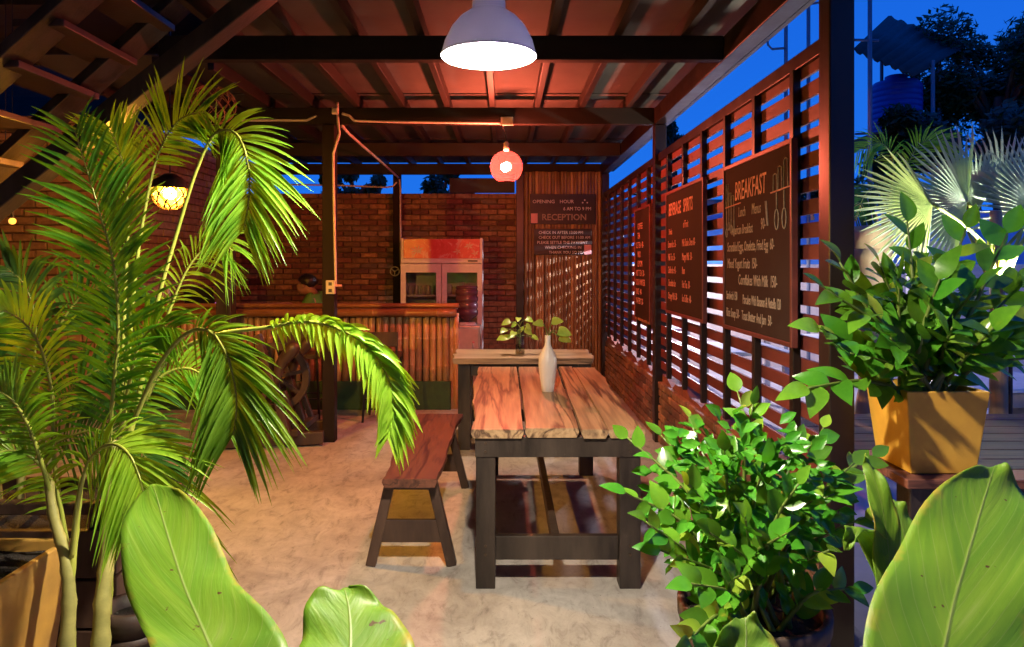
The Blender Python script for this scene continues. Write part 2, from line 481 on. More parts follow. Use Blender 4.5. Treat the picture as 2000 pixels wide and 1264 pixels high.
def brick_run(parent, origin, direction, length, z0, z1, mats, face_normal, seed, limit, hidden=None, L=0.215, H=0.058, joint=0.014):
    """lays bricks in running bond along `direction`; those past the limit, or that other things hide, are joined into one part"""
    r = random.Random(seed)
    d = Vector(direction).normalized(); n = Vector(face_normal).normalized()
    rot = Matrix((d, -n, Vector((0, 0, 1)))).transposed()
    fam = [[brick_mesh(seed * 10 + k, LL, H, 0.05, mt) for k in range(3)] for mt in mats for LL in (L,)]
    half = [brick_mesh(seed * 10 + 7, L / 2 - 0.007, H, 0.05, mt) for mt in mats]
    rest = MB(); count = 0
    z = z0 + H / 2; row = 0
    while z + H / 2 <= z1 + 0.001:
        s = 0.0 if row % 2 == 0 else -(L + joint) / 2
        while s < length - 0.02:
            a, e = max(s, 0), min(s + L, length)
            w = e - a
            if w > 0.05:
                k = r.randrange(len(mats))
                short = w < L - 0.03
                c = Vector(origin) + d * ((a + e) / 2) + n * (0.006 + r.uniform(-0.004, 0.007)) + Vector((0, 0, z + r.uniform(-0.002, 0.002)))
                sx = w / (L / 2 - 0.007) if short else w / L
                tilt = Matrix.Rotation(r.uniform(-0.012, 0.012), 3, 'Y')
                if count < limit and not (hidden and hidden(c)):
                    me = half[k] if short else fam[k][r.randrange(3)]
                    place('brick', me, parent, c, rot @ tilt, (sx, 1, 1)); count += 1
                else:
                    rest.obox(c, d * w / 2, n * 0.025, Vector((0, 0, H / 2)))
            s += L + joint
        z += H + joint; row += 1
    if rest.f:
        o = rest.build('brick_courses', mats[0], parent); o['kind'] = 'stuff'

# back wall behind the bar
BWY = 9.62
bw = thing('brick_wall', 'brown brick wall behind the bamboo bar and fridge', 'wall', (-1.5, BWY, 0))
MB().box(-3.75, 0.24, BWY, BWY + 0.12, 0, 2.45).build('mortar_bed', M['mortar'], bw)
def hid(c):
    if c.z < 1.02: return True
    if -1.30 < c.x < -0.30 and c.z < 1.86: return True
    return False
brick_run(bw, (-3.75, BWY, 0), (1, 0, 0), 3.99, 0.01, 2.45, [M['brick'], M['brick_red'], M['brick']], (0, -1, 0), 3, 300, hid)
# pale board closing part of the gap above it
tag(MB().box(-0.74, 0.14, BWY + 0.02, BWY + 0.06, 2.462, 2.66).build('infill_board', M['sheet'], None, bevel=0.003), 'pale cement board above brick wall beside the globe lamp', 'board')

# wall in the corner, lit by the lantern
lw = thing('brick_wall', 'tan brick wall lit yellow beside the woven lantern', 'wall', (-4.4, 7.0, 0))
MB().box(-5.6, -3.76, 7.02, 7.14, 0, 2.95).build('mortar_bed', M['mortar'], lw)
MB().box(-3.86, -3.76, 7.143, BWY, 0, 2.95).build('return_wall', M['mortar'], lw)
brick_run(lw, (-5.6, 7.02, 0), (1, 0, 0), 1.84, 0.01, 2.95, [M['brick_pale']], (0, -1, 0), 5, 300, lambda c: c.z < 0.5 or c.x < -5.2, H=0.068)
brick_run(lw, (-3.76, 7.16, 0), (0, 1, 0), 2.4, 0.01, 2.95, [M['brick_pale'], M['brick']], (1, 0, 0), 6, 0, H=0.068)

# low wall under the fence
low = thing('low_brick_wall', 'low rough brick wall under the slatted fence', 'wall', (1.36, 6.1, 0))
top_edge = []
mb = MB()
n = 60
for i in range(n + 1):
    y = 2.95 + (9.3 - 2.95) * i / n
    top_edge.append((y, 0.565 + 0.03 * math.sin(i * 0.9) + 0.02 * math.sin(i * 2.3 + 1)))
vs = []
for y, z in top_edge:
    vs += [(1.335, y, 0), (1.335, y, z), (1.425, y, z - 0.01), (1.425, y, 0)]
fs = []
for i in range(n):
    a, b_ = i * 4, i * 4 + 4
    fs += [(a, b_, b_ + 1, a + 1), (a + 1, b_ + 1, b_ + 2, a + 2), (a + 2, b_ + 2, b_ + 3, a + 3)]
fs += [(0, 1, 2, 3), (n * 4, n * 4 + 3, n * 4 + 2, n * 4 + 1)]
mb.add(vs, fs).build('mortar_bed', M['brick_red'], low)
brick_run(low, (1.335, 2.97, 0), (0, 1, 0), 6.3, 0.005, 0.56, [M['brick'], M['brick']], (-1, 0, 0), 9, 290, L=0.22, H=0.056, joint=0.009)

# ------------------------------------------------------------------ timber frame: posts, beams, rafters, roof sheets
def post(x, y, z1, label, w=0.1, mat='post'):
    o = MB().box(x - w / 2, x + w / 2, y - w / 2, y + w / 2, 0, z1).build('timber_post', M[mat], None, bevel=0.006, at=(x, y, 0))
    return tag(o, label, 'post', 'posts carrying the roof')
post(1.32, 2.85, 2.685, 'glossy dark post at the open end of the slatted fence, beside the breakfast board')
post(1.32, 6.1, 2.685, 'dark post in the slatted fence between the two smaller chalkboards')
post(1.32, 9.4, 2.685, 'dark post at the inner end of the slatted fence beside the bamboo screen')
post(-1.485, 6.1, 2.685, 'free-standing dark post carrying a cream conduit and socket', 0.105, 'post_matte')
post(-1.41, 9.44, 2.685, 'dark post behind the bar beside the fridge', 0.1, 'post_matte')
post(0.205, 9.44, 2.685, 'dark post between brick wall and bamboo screen')

for k, (y, x0, lab) in enumerate([(4.18, -2.0, 'dark cross beam directly behind the white pendant lamp'), (6.1, -3.0, 'dark cross beam with cream conduit from which the red globe hangs'),
                   (7.87, -3.2, 'dark cross beam above the bar counter'), (9.5, -3.6, 'dark cross beam above the back brick wall'), (1.8, -1.4, 'dark cross beam from which the white pendant lamp hangs'), (0.5, -1.4, 'dark cross beam near the open end of the roof'), (-2.4, -1.4, 'dark cross beam beside the added cream wall')]):
    o = MB().box(x0, 1.268 if k != 3 else 1.268, y - 0.035, y + 0.035, 2.69, 2.83).build('cross_beam', M['beam'], None, bevel=0.004, at=(0, y, 2.69))
    tag(o, lab, 'beam', 'cross beams under the roof')
o = MB().box(1.27, 1.37, -2.9, 9.9, 2.69, 2.828).build('edge_beam', M['post'], None, bevel=0.005, at=(1.32, 5, 2.69))
tag(o, 'long dark edge beam on the fence posts under the eave', 'beam')

RX = [1.45, 1.05] + [0.66 - 0.381 * i for i in range(11)]
rf = thing('roof', 'flat fibre cement sheet roof on dark rafters', 'roof', (-0.5, 5, 2.83))
for x in RX:
    y0 = -3.0 if x > -1.7 else (4.9 if x > -2.4 else 5.6)
    MB().box(x - 0.023, x + 0.023, y0, 10.0, 2.832, 2.925).build('rafter', M['rafter'], rf, bevel=0.003)
MB().box(1.50, 1.53, -3.0, 10.05, 2.80, 2.93).build('fascia', M['post'], rf)
xs = [1.56] + [RX[i] for i in (2, 4, 6, 8, 10)] + [-3.35]
ysp = [-3.05, -1.9, -0.76, 0.38, 1.5, 2.62, 3.76, 4.92, 6.02, 7.12, 8.2, 9.3, 10.15]
r2 = random.Random(4)
for i in range(len(xs) - 1):
    for j in range(len(ysp) - 1):
        if xs[i + 1] < -1.7 and ysp[j] < 4.8: continue
        b = MB().box(xs[i + 1] + 0.004, xs[i] - 0.004, ysp[j], ysp[j + 1] + 0.035, 0, 0.008)
        z = 2.93 + (j % 2) * 0.011
        b.v = [p + Vector((0, 0, z + r2.uniform(0, 0.002))) for p in b.v]
        b.build('roof_sheet', M['sheet'], rf)

# ------------------------------------------------------------------ slatted fence
fence = thing('slatted_fence', 'dark slatted timber fence carrying three menu boards', 'fence', (1.33, 6, 0.55))
r3 = random.Random(11)
for (ya, yb) in ((2.902, 6.048), (6.152, 9.348)):
    z = 0.625
    while z < 2.36:
        b = MB().box(1.322, 1.337, ya, yb, z, z + 0.066)
        dz = r3.uniform(-0.004, 0.004)
        for p in b.v: p.z += dz
        b.build('slat', M['slat'], fence, bevel=0.002)
        z += 0.1
    MB().box(1.30, 1.36, ya, yb, 2.375, 2.44).build('top_rail', M['post'], fence, bevel=0.004)
    nb = 6
    for k in range(nb):
        y = ya + 0.31 + k * 0.492
        if y < yb - 0.05:
            MB().box(1.285, 1.320, y - 0.022, y + 0.022, 0.60, 2.374).build('batten', M['post'], fence, bevel=0.003)

# ------------------------------------------------------------------ bamboo screen beside the reception signs
def culm_mesh(h, r, seed, mat, horizontal=False):
    q = random.Random(seed)
    pts, rad = [], []
    z = 0.0
    first = q.uniform(0.05, 0.3)
    nodes_ = []
    zz = first
    while zz < h:
        nodes_.append(zz); zz += q.uniform(0.26, 0.36)
    prof = [(0, r)]
    for zn in nodes_:
        prof += [(zn - 0.012, r * 0.97), (zn - 0.004, r * 1.10), (zn + 0.003, r * 0.93), (zn + 0.012, r * 0.98)]
    prof.append((h, r))
    prof = [p for p in prof if 0 <= p[0] <= h]
    bend = q.uniform(-0.006, 0.006)
    b = MB().tube([Vector((bend * math.sin(PI * p[0] / h), 0, p[0])) for p in prof], [p[1] for p in prof], 8)
    return b.mesh('culm', mat, True)

scr = thing('bamboo_screen', 'tall screen of upright bamboo culms carrying the reception signs', 'screen', (0.74, 9.42, 0))
fam = [culm_mesh(2.72, 0.026, 40 + k, M['bamboo_dark']) for k in range(6)]
x = 0.292
k = 0
while x < 1.25:
    s = r3.uniform(0.82, 1.08)
    place('culm', fam[r3.randrange(6)], scr, (x, 9.42 + r3.uniform(-0.006, 0.006), r3.uniform(-0.01, 0.0)), (0, 0, r3.uniform(0, 6)), (s, s, 1))
    x += 0.046 * s + 0.001
MB().box(0.20, 1.30, 9.497, 9.505, 0.0, 2.685).build('backing_mat', M['bamboo_dark'], scr)  # sheet added behind the culms to stop sky showing through
for z in (0.5, 1.45, 2.4):
    MB().box(0.27, 1.262, 9.455, 9.485, z, z + 0.05).build('backing_rail', M['blackwood'], scr)

# ------------------------------------------------------------------ bar
bar = thing('bar_counter', 'bamboo fronted bar counter with green plinth', 'counter', (-2.0, 7.5, 0))
MB().box(-3.9, -0.56, 7.47, 7.92, 0.0, 1.0).build('body', M['blackwood'], bar)
MB().box(-3.9, -0.553, 7.40, 7.467, 0.0, 0.295).build('plinth', M['green'], bar, bevel=0.004)
MB().box(-3.92, -0.50, 7.34, 8.0, 1.022, 1.05).build('counter_top', M['bench'], bar, bevel=0.004)
fam = [culm_mesh(0.72, 0.036, 60 + k, M['bamboo']) for k in range(6)]
x = -3.86; bi = 0
while x < -0.58:
    s = r3.uniform(0.85, 1.06)
    place('culm', fam[r3.randrange(6)], bar, (x, 7.425, 0.297), (0, 0, r3.uniform(0, 6)), (s, s, 1)); bi += 1
    x += 0.0705 * s + 0.002
def rail(y, z, x0, x1, r, seed):
    q = random.Random(seed)
    pts, rad = [x0], [r]
    x = x0 + q.uniform(0.1, 0.3)
    while x < x1 - 0.02:
        pts += [x - 0.014, x - 0.005, x + 0.004, x + 0.014]; rad += [r * 0.97, r * 1.09, r * 0.94, r * 0.98]
        x += q.uniform(0.3, 0.42)
    pts.append(x1); rad.append(r)
    return MB().tube([(p, y, z) for p in pts], rad, 12)
rail(7.335, 1.005, -3.95, -0.49, 0.040, 3).build('edge_culm', M['bamboo_h'], bar, True)
rail(7.37, 1.078, -3.95, -0.47, 0.026, 4).build('edge_culm', M['bamboo_h'], bar, True)
for x in (-0.566, -0.520):
    place('culm', fam[r3.randrange(6)], bar, (x + 0.015, 7.47, 0.0), (0, 0, 1), (0.9, 0.9, 1.38))

# ------------------------------------------------------------------ staircase to the upper storey with its brace
st = thing('timber_staircase', 'dark open timber staircase climbing over the palms', 'staircase', (-2.3, 3.6, 0))
MB().bar(pix(-160, 525, 3.3), pix(640, -112, 3.3), 0.085, 0.115, (0, 1, 0)).build('brace', M['blackwood'], st, bevel=0.006)
for Y in (3.36, 3.94):
    a = Vector((-3.6, Y, 1.30)); b_ = Vector((-1.55, Y, 3.155))
    MB().bar(a, b_, 0.05, 0.20, (0, 1, 0)).build('stringer', M['blackwood'], st, bevel=0.005)
for k in range(9):
    x = -1.72 - 0.21 * k; z = 2.99 - 0.19 * k
    MB().box(x - 0.14, x + 0.10, 3.32, 3.985, z, z + 0.035).build('tread', M['brownleg'], st, bevel=0.004)
for k in range(32):  # boards added overhead to hide sky that would show too bright
    y0 = -3.0 + k * 0.42
    MB().box(-7.6, -2.35 if y0 > 5.0 else -1.50, y0, y0 + 0.417, 3.44, 3.475).build('deck_board', M['blackwood'], st)
for y in (-2.8, -0.9, 1.1, 3.4, 4.9, 6.4):
    MB().box(-5.4, -2.3 if y > 5 else -1.46, y, y + 0.07, 3.28, 3.437).build('joist', M['blackwood'], st)
for (x, y) in ((-3.62, 3.65), (-2.62, 6.75), (-5.3, 3.65), (-5.3, 6.6)):
    MB().box(x - 0.07, x + 0.07, y - 0.07, y + 0.07, 0, 3.28).build('post', M['blackwood'], st, bevel=0.006)

# walls added behind the camera to block sky light and bounce the lamp
M['house'] = surf('cream_render', (0.66, 0.56, 0.44), (0.54, 0.45, 0.35), 3, 0.85, (1, 1, 1), 0.3)
hs_ = thing('added_house_wall', 'cream rendered wall added out of view against sky light, opposite the bar', 'wall', (-2, -3.1, 0))
MB().box(-5.7, 1.5, -3.3, -3.06, 0, 3.3).build('rendered_wall', M['house'], hs_)
MB().box(-5.72, -5.62, -3.058, 7.0, 0, 3.43).build('side_wall', M['house'], hs_)
MB().box(-0.5, 0.45, -3.058, -3.02, 0.0, 2.1).build('door', M['brownleg'], hs_, bevel=0.004)
MB().box(-3.6, -2.2, -3.058, -3.03, 0.95, 2.1).build('window_frame', M['white_paint'], hs_, bevel=0.004)
MB().box(-3.52, -2.28, -3.029, -3.022, 1.03, 2.02).build('window_glass', M['black'], hs_)

bw_ = MB().box(3.9, 4.05, -3.0, 1.6, -0.02, 2.6).build('sky_block_wall', M['house'], None, at=(3.97, -0.7, 0))  # wall added out of view to block sky light and bounce lamp light
tag(bw_, 'cream rendered wall added against sky light beside the open side of the veranda', 'wall')

# ================================================================== tables and bench
def plank(name, parent, mat, xl, xr, y0, y1, z0, z1, seed, wob=(0.0, 0.0), n=28, crack=None):
    """a sawn plank along Y; xl/xr are (front, back) edges; wob is how wavy each edge is"""
    q = random.Random(seed)
    ph = [q.uniform(0, 6) for _ in range(6)]
    vs, fs = [], []
    for i in range(n + 1):
        t = i / n; y = y0 + (y1 - y0) * t
        a = xl[0] + (xl[1] - xl[0]) * t + wob[0] * (math.sin(t * 7 + ph[0]) + 0.5 * math.sin(t * 19 + ph[1]) + 0.25 * math.sin(t * 43 + ph[4]))
        b = xr[0] + (xr[1] - xr[0]) * t + wob[1] * (math.sin(t * 6 + ph[2]) + 0.5 * math.sin(t * 17 + ph[3]) + 0.25 * math.sin(t * 47 + ph[5]))
        dz = 0.0015 * math.sin(t * 5 + ph[1])
        under = 0.012 if max(wob) > 0 else 0.0
        ua = under if wob[0] > 0 else 0; ub = under if wob[1] > 0 else 0
        vs += [(a + ua, y, z0), (a, y, z0 + (z1 - z0) * 0.6), (a + 0.004, y, z1 + dz), (b - 0.004, y, z1 + dz), (b, y, z0 + (z1 - z0) * 0.6), (b - ub, y, z0)]
    for i in range(n):
        p = i * 6; r = p + 6
        for k in range(6):
            fs.append((p + k, r + k, r + (k + 1) % 6, p + (k + 1) % 6))
    fs += [tuple(range(6)), tuple(n * 6 + k for k in reversed(range(6)))]
    return MB().add(vs, fs).build(name, mat, parent, bevel=0)

t = thing('plank_table', 'long dining table with three live edge planks on thick black legs', 'table', (0.25, 4.3, 0))
plank('plank', t, M['tabletop'], (-0.158, -0.200), (0.091, 0.095), 3.30, 5.30, 0.705, 0.748, 1, (0.010, 0.002))
plank('plank', t, M['tabletop'], (0.098, 0.104), (0.344, 0.391), 3.31, 5.29, 0.706, 0.750, 2, (0.002, 0.003))
plank('plank', t, M['tabletop'], (0.352, 0.399), (0.478, 0.500), 3.295, 5.31, 0.705, 0.747, 3, (0.003, 0.001))
plank('plank', t, M['tabletop'], (0.4805, 0.5015), (0.645, 0.665), 3.305, 5.28, 0.7045, 0.746, 6, (0.001, 0.011))
for (x0, x1) in ((-0.132, -0.042), (0.535, 0.633)):
    for (y0, y1) in ((3.325, 3.42), (5.10, 5.19)):
        MB().box(x0, x1, y0, y1, 0, 0.7035).build('leg', M['blackwood'], t, bevel=0.004)
MB().box(-0.135, 0.637, 3.318, 3.3235, 0.615, 0.7035).build('apron', M['blackwood'], t)
MB().box(-0.041, 0.534, 3.335, 3.375, 0.615, 0.7035).build('apron', M['blackwood'], t, bevel=0.003)
MB().box(-0.041, 0.534, 5.12, 5.16, 0.615, 0.7035).build('apron', M['blackwood'], t, bevel=0.003)
for x in (-0.112, 0.585):
    MB().box(x, x + 0.035, 3.421, 5.099, 0.615, 0.7035).build('apron', M['blackwood'], t, bevel=0.003)
MB().box(-0.041, 0.534, 3.35, 3.39, 0.125, 0.235).build('stretcher', M['blackwood'], t, bevel=0.003)
MB().box(-0.041, 0.534, 5.125, 5.165, 0.125, 0.235).build('stretcher', M['blackwood'], t, bevel=0.003)
MB().box(0.225, 0.262, 3.391, 5.124, 0.155, 0.225).build('stretcher', M['blackwood'], t, bevel=0.003)

t = thing('plank_table', 'narrow grey brown table standing crosswise before the bamboo screen', 'table', (0.15, 6.05, 0))
for k, (a, b_) in enumerate(((5.74, 6.035), (6.043, 6.34))):
    q = plank('plank', t, M['fartop'], (-0.41, -0.43), (0.72, 0.735), a, b_, 0.705, 0.752, 20 + k, (0.006, 0.006), 10)
for x0 in (-0.375, 0.60):
    for y0 in (5.80, 6.2):
        MB().box(x0, x0 + 0.1, y0, y0 + 0.09, 0, 0.7035).build('leg', M['blackwood'], t, bevel=0.004)
MB().box(-0.274, 0.599, 5.815, 5.85, 0.60, 0.7035).build('apron', M['blackwood'], t, bevel=0.003)
MB().box(-0.274, 0.599, 6.22, 6.255, 0.60, 0.7035).build('apron', M['blackwood'], t, bevel=0.003)
MB().box(-0.274, 0.599, 6.22, 6.255, 0.14, 0.24).build('stretcher', M['blackwood'], t, bevel=0.003)

t = thing('plank_bench', 'red brown single plank bench with splayed legs beside the long table', 'bench', (-0.45, 4.3, 0))
plank('seat', t, M['bench'], (-0.607, -0.612), (-0.333, -0.292), 3.50, 5.03, 0.415, 0.458, 8, (0.010, 0.008))
for (y, s) in ((3.62, -1), (4.80, 1)):
    tops = ((-0.575, y), (-0.365, y))
    bots = ((-0.668, y + s * 0.03), (-0.262, y + s * 0.03))
    for (tx, ty), (bx_, by_) in zip(tops, bots):
        MB().bar((bx_, by_, 0.0), (tx, ty, 0.414), 0.05, 0.045, (0, 1, 0)).build('leg', M['brownleg'], t, bevel=0.003)
    MB().box(-0.622, -0.315, y + s * 0.02 - 0.014, y + s * 0.02 + 0.014, 0.115, 0.225).build('stretcher', M['brownleg'], t, bevel=0.002)
    MB().box(-0.60, -0.34, y - 0.022, y + 0.022, 0.375, 0.4145).build('top_cleat', M['brownleg'], t, bevel=0.002)

M['bolt'] = plain('rusty_bolt', (0.10, 0.07, 0.05), 0.5, 0.7)
tb = [o for o in C.objects if o.name.startswith('plank_table')]
def bolt(parent, x, y, z):
    MB().tube([(x, y, z), (x, y - 0.005, z)], 0.007, 8).build('bolt', M['bolt'], parent)
for x in (-0.087, 0.584):
    for z in (0.64, 0.68):
        bolt(tb[0], x, 3.3175, z)
    for z in (0.16, 0.20):
        bolt(tb[0], x, 3.3245, z)
# vase with a cutting
v = thing('glass_vase', 'frosted white bottle vase with a pothos cutting on the long table', 'vase', (0.258, 4.256, 0.749))
m, nt, b = new_mat('frosted_glass')
b.inputs['Base Color'].default_value = (0.58, 0.50, 0.46, 1); b.inputs['Roughness'].default_value = 0.45
b.inputs['Subsurface Weight'].default_value = 0.35; b.inputs['Subsurface Radius'].default_value = (0.05, 0.04, 0.03)
M['frosted'] = m
prof = [(0.032, 0.0), (0.036, 0.004), (0.043, 0.05), (0.051, 0.11), (0.055, 0.16), (0.053, 0.195), (0.044, 0.228), (0.030, 0.252), (0.020, 0.272), (0.0165, 0.30), (0.018, 0.334), (0.0150, 0.333), (0.0135, 0.30), (0.016, 0.272)]
MB().lathe(prof, (0.258, 4.256, 0.7505), 28, capb=True).build('body', M['frosted'], v, True)

def flat_leaf(L, W, mat, name='leaf', curl=0.25, fold=0.25, n=6, heart=False):
    """a leaf of its own: base at the origin, tip along +Y, folded along the midrib"""
    vs, fs = [], []
    for i in range(n + 1):
        t = i / n
        w = W / 2 * (math.sin(PI * min(1, t ** 0.72)) ** 0.85 if not heart else (1.15 * math.sin(PI * (0.12 + 0.88 * t) ** 0.7) ** 0.8))
        if i == n: w = W * 0.01
        if i == 0 and not heart: w = W * 0.06
        y = t * L; z = -curl * L * t * t
        vs += [(-w, y, z + fold * w), (0, y, z), (w, y, z + fold * w)]
    for i in range(n):
        a = i * 3; c = a + 3
        fs += [(a, a + 1, c + 1, c), (a + 1, a + 2, c + 2, c + 1)]
    return MB().add(vs, fs).mesh(name, mat, True)

def aim(direction, up=(0, 0, 1), roll=0.0):
    y = Vector(direction).normalized()
    z = Vector(up) - y * Vector(up).dot(y)
    if z.length < 1e-3: z = y.orthogonal()
    z.normalize()
    x = y.cross(z)
    m_ = Matrix((x, y, z)).transposed()
    return m_ @ Matrix.Rotation(roll, 3, 'Y')

M['pothos'] = leaf_mat('pothos_leaf', (0.36, 0.44, 0.08), (0.22, 0.34, 0.05), 0.3, 0.35, 0.2)
ph = flat_leaf(0.085, 0.062, M['pothos'], heart=True)
c0 = Vector((0.258, 4.256, 1.08))
for (dx, dz, s) in ((0.075, 0.03, 1.0), (0.03, 0.085, 0.8), (-0.035, 0.075, 0.75), (0.085, -0.005, 0.9)):
    p = c0 + Vector((dx * 0.8, -0.01, dz))
    MB().tube(smooth_curve([c0 - Vector((0, 0, 0.1)), c0 + Vector((dx * 0.2, 0, 0.02)), p], 7), 0.0028, 5).build('stem', M['zz_stem'], v, True)
    place('leaf', ph, v, p, aim((dx, -0.3 * abs(dx), -0.02 + dz * 0.3), (0, -0.8, 0.6)), s)

v = thing('glass_jar', 'clear glass jar of pothos cuttings on the crosswise table', 'jar', (0.13, 5.97, 0.752))
M['clear'] = pane_mat('clear_glass', (0.86, 0.88, 0.84), 0.14)
M['water'] = pane_mat('jar_water', (0.72, 0.66, 0.52), 0.08)
MB().lathe([(0.036, 0), (0.04, 0.006), (0.04, 0.11), (0.034, 0.125), (0.036, 0.15)], (0.13, 5.97, 0.754), 20, capb=True).build('glass', M['clear'], v, True)
MB().lathe([(0.034, 0.006), (0.036, 0.02), (0.036, 0.085)], (0.13, 5.97, 0.754), 16, True, True).build('water', M['water'], v, True)
c0 = Vector((0.13, 5.97, 0.86))
for i in range(13):
    a = rnd.uniform(0, 2 * PI); rr = rnd.uniform(0.04, 0.15); dz = rnd.uniform(0.04, 0.21) - rr * 0.35
    p = c0 + Vector((rr * math.cos(a) * 1.15, rr * math.sin(a) * 0.5, dz + 0.02))
    MB().tube(smooth_curve([c0 - Vector((0, 0, 0.09)), c0 + Vector((0, 0, dz * 0.6 + 0.03)), p], 7), 0.003, 5).build('stem', M['zz_stem'], v, True)
    place('leaf', ph, v, p, aim((math.cos(a), math.sin(a) * 0.6 - 0.4, -0.25), (0, -0.7, 0.7)), rnd.uniform(0.7, 1.05))

# ================================================================== lamps
def bulb(parent, c, r, mat, name='bulb'):
    c = Vector(c); prof = []
    for k in range(9):
        a = -PI / 2 + PI * k / 8
        prof.append((max(0.0005, r * math.cos(a)), r * math.sin(a)))
    return MB().lathe(prof, c, 14).build(name, mat, parent, True)

M['bulb_warm'] = emit('lit_warm_bulb', (1.0, 0.87, 0.67), LAMP_PENDANT)
PX, PY, PZ = -0.039, 1.8, 2.030
pl = thing('pendant_lamp', 'white enamel dome pendant lamp hanging over the long table', 'lamp', (PX, PY, PZ))
out = [(r_ * 0.735, z_ * 0.735) for r_, z_ in ((0.161, 0.0), (0.160, 0.012), (0.150, 0.050), (0.128, 0.095), (0.098, 0.130), (0.070, 0.150), (0.058, 0.158), (0.057, 0.185), (0.053, 0.205), (0.048, 0.245), (0.030, 0.262), (0.012, 0.268))]
inn = [(max(r - 0.004, 0.004), z - 0.003) for r, z in reversed(out)]
inn[-1] = (0.1165, 0.001)
m, nt, b = new_mat('glowing_white_shade')
b.inputs['Base Color'].default_value = (0.80, 0.78, 0.83, 1); b.inputs['Roughness'].default_value = 0.25
tl_ = nt.nodes.new('ShaderNodeBsdfTranslucent'); tl_.inputs['Color'].default_value = (0.72, 0.70, 0.95, 1)  # lavender glow mixed into the shade, whose outside gets little light
ms_ = nt.nodes.new('ShaderNodeMixShader'); ms_.inputs['Fac'].default_value = 0.06
nt.links.new(b.outputs[0], ms_.inputs[1]); nt.links.new(tl_.outputs[0], ms_.inputs[2]); nt.links.new(ms_.outputs[0], nt.nodes['Material Output'].inputs['Surface'])
M['white_enamel'] = m
MB().lathe(out + inn, (PX, PY, PZ), 40).build('shade', M['white_enamel'], pl, True)
MB().lathe([(0.1180, -0.002), (0.1205, 0.0), (0.1198, 0.005), (0.1172, 0.006)], (PX, PY, PZ), 40).build('rim', M['white_enamel'], pl, True)
M['brass'] = plain('brass', (0.7, 0.5, 0.2), 0.35, 0.9)
for a in (-1.9, -1.2):
    MB().tube([(PX + 0.034 * math.cos(a), PY + 0.034 * math.sin(a), PZ + 0.164), (PX + 0.041 * math.cos(a), PY + 0.041 * math.sin(a), PZ + 0.164)], 0.006, 8).build('vent_screw', M['brass'], pl)
MB().tube([(PX, PY, PZ + 0.196), (PX, PY, 2.69)], 0.0045, 6).build('cord', M['black'], pl)
MB().lathe([(0.018, 0.032), (0.018, 0.08)], (PX, PY, PZ + 0.03), 14, True, True).build('socket', M['white_paint'], pl)
bulb(pl, (PX, PY, PZ + 0.032), 0.032, M['bulb_warm'])

GX, GY, GZ = 0.017, 5.99, 2.318
M['bulb_globe'] = emit('lit_globe_bulb', (1.0, 0.74, 0.5), LAMP_GLOBE)
gl = thing('globe_lamp', 'glowing red glass globe lamp hanging from a cross beam', 'lamp', (GX, GY, GZ))
m, nt, b = new_mat('red_lamp_glass')
o_ = nt.nodes['Material Output']
tr = nt.nodes.new('ShaderNodeBsdfTransparent'); tr.inputs['Color'].default_value = (1.0, 0.20, 0.15, 1)
tl = nt.nodes.new('ShaderNodeBsdfTranslucent'); tl.inputs['Color'].default_value = (1.0, 0.085, 0.08, 1)
ms = nt.nodes.new('ShaderNodeMixShader'); ms.inputs['Fac'].default_value = 0.016
nt.links.new(tr.outputs[0], ms.inputs[1]); nt.links.new(tl.outputs[0], ms.inputs[2])
gg = nt.nodes.new('ShaderNodeBsdfGlossy'); gg.inputs['Roughness'].default_value = 0.08
ms2 = nt.nodes.new('ShaderNodeMixShader'); ms2.inputs['Fac'].default_value = 0.05
nt.links.new(ms.outputs[0], ms2.inputs[1]); nt.links.new(gg.outputs[0], ms2.inputs[2])
nt.links.new(ms2.outputs[0], o_.inputs['Surface'])
M['redglass'] = m
prof = []
for k in range(17):
    a = -PI / 2 * 0.72 + (PI / 2 * 0.72 + PI / 2 * 0.93) * k / 16
    prof.append((0.137 * math.cos(a), 0.137 * math.sin(a)))
MB().lathe(prof, (GX, GY, GZ), 32).build('glass_globe', M['redglass'], gl, True)
MB().lathe([(0.018, 0.133), (0.024, 0.14), (0.022, 0.20), (0.012, 0.21)], (GX, GY, GZ), 14, True, True).build('socket', M['conduit'], gl, True)
MB().tube([(GX, GY, GZ + 0.2), (GX - 0.01, GY + 0.01, 2.60), (GX - 0.06, 6.05, 2.72)], 0.005, 6).build('cord', M['black'], gl)
bulb(gl, (GX - 0.01, GY, GZ - 0.005), 0.035, M['bulb_globe'])

def woven_ball(parent, c, R, mat, n=11, r=0.0035, squash=1.0):
    """strips wound round a ball in both directions"""
    for fam_ in (1, -1):
        for k in range(n):
            pts = []
            for i in range(25):
                t = i / 24
                th = 0.25 + (PI - 0.5) * t
                a = 2 * PI * k / n + fam_ * 1.9 * t
                pts.append(Vector(c) + Vector((R * math.sin(th) * math.cos(a), R * math.sin(th) * math.sin(a), R * squash * math.cos(th))))
            MB().tube(pts, r, 4).build('strip', mat, parent)

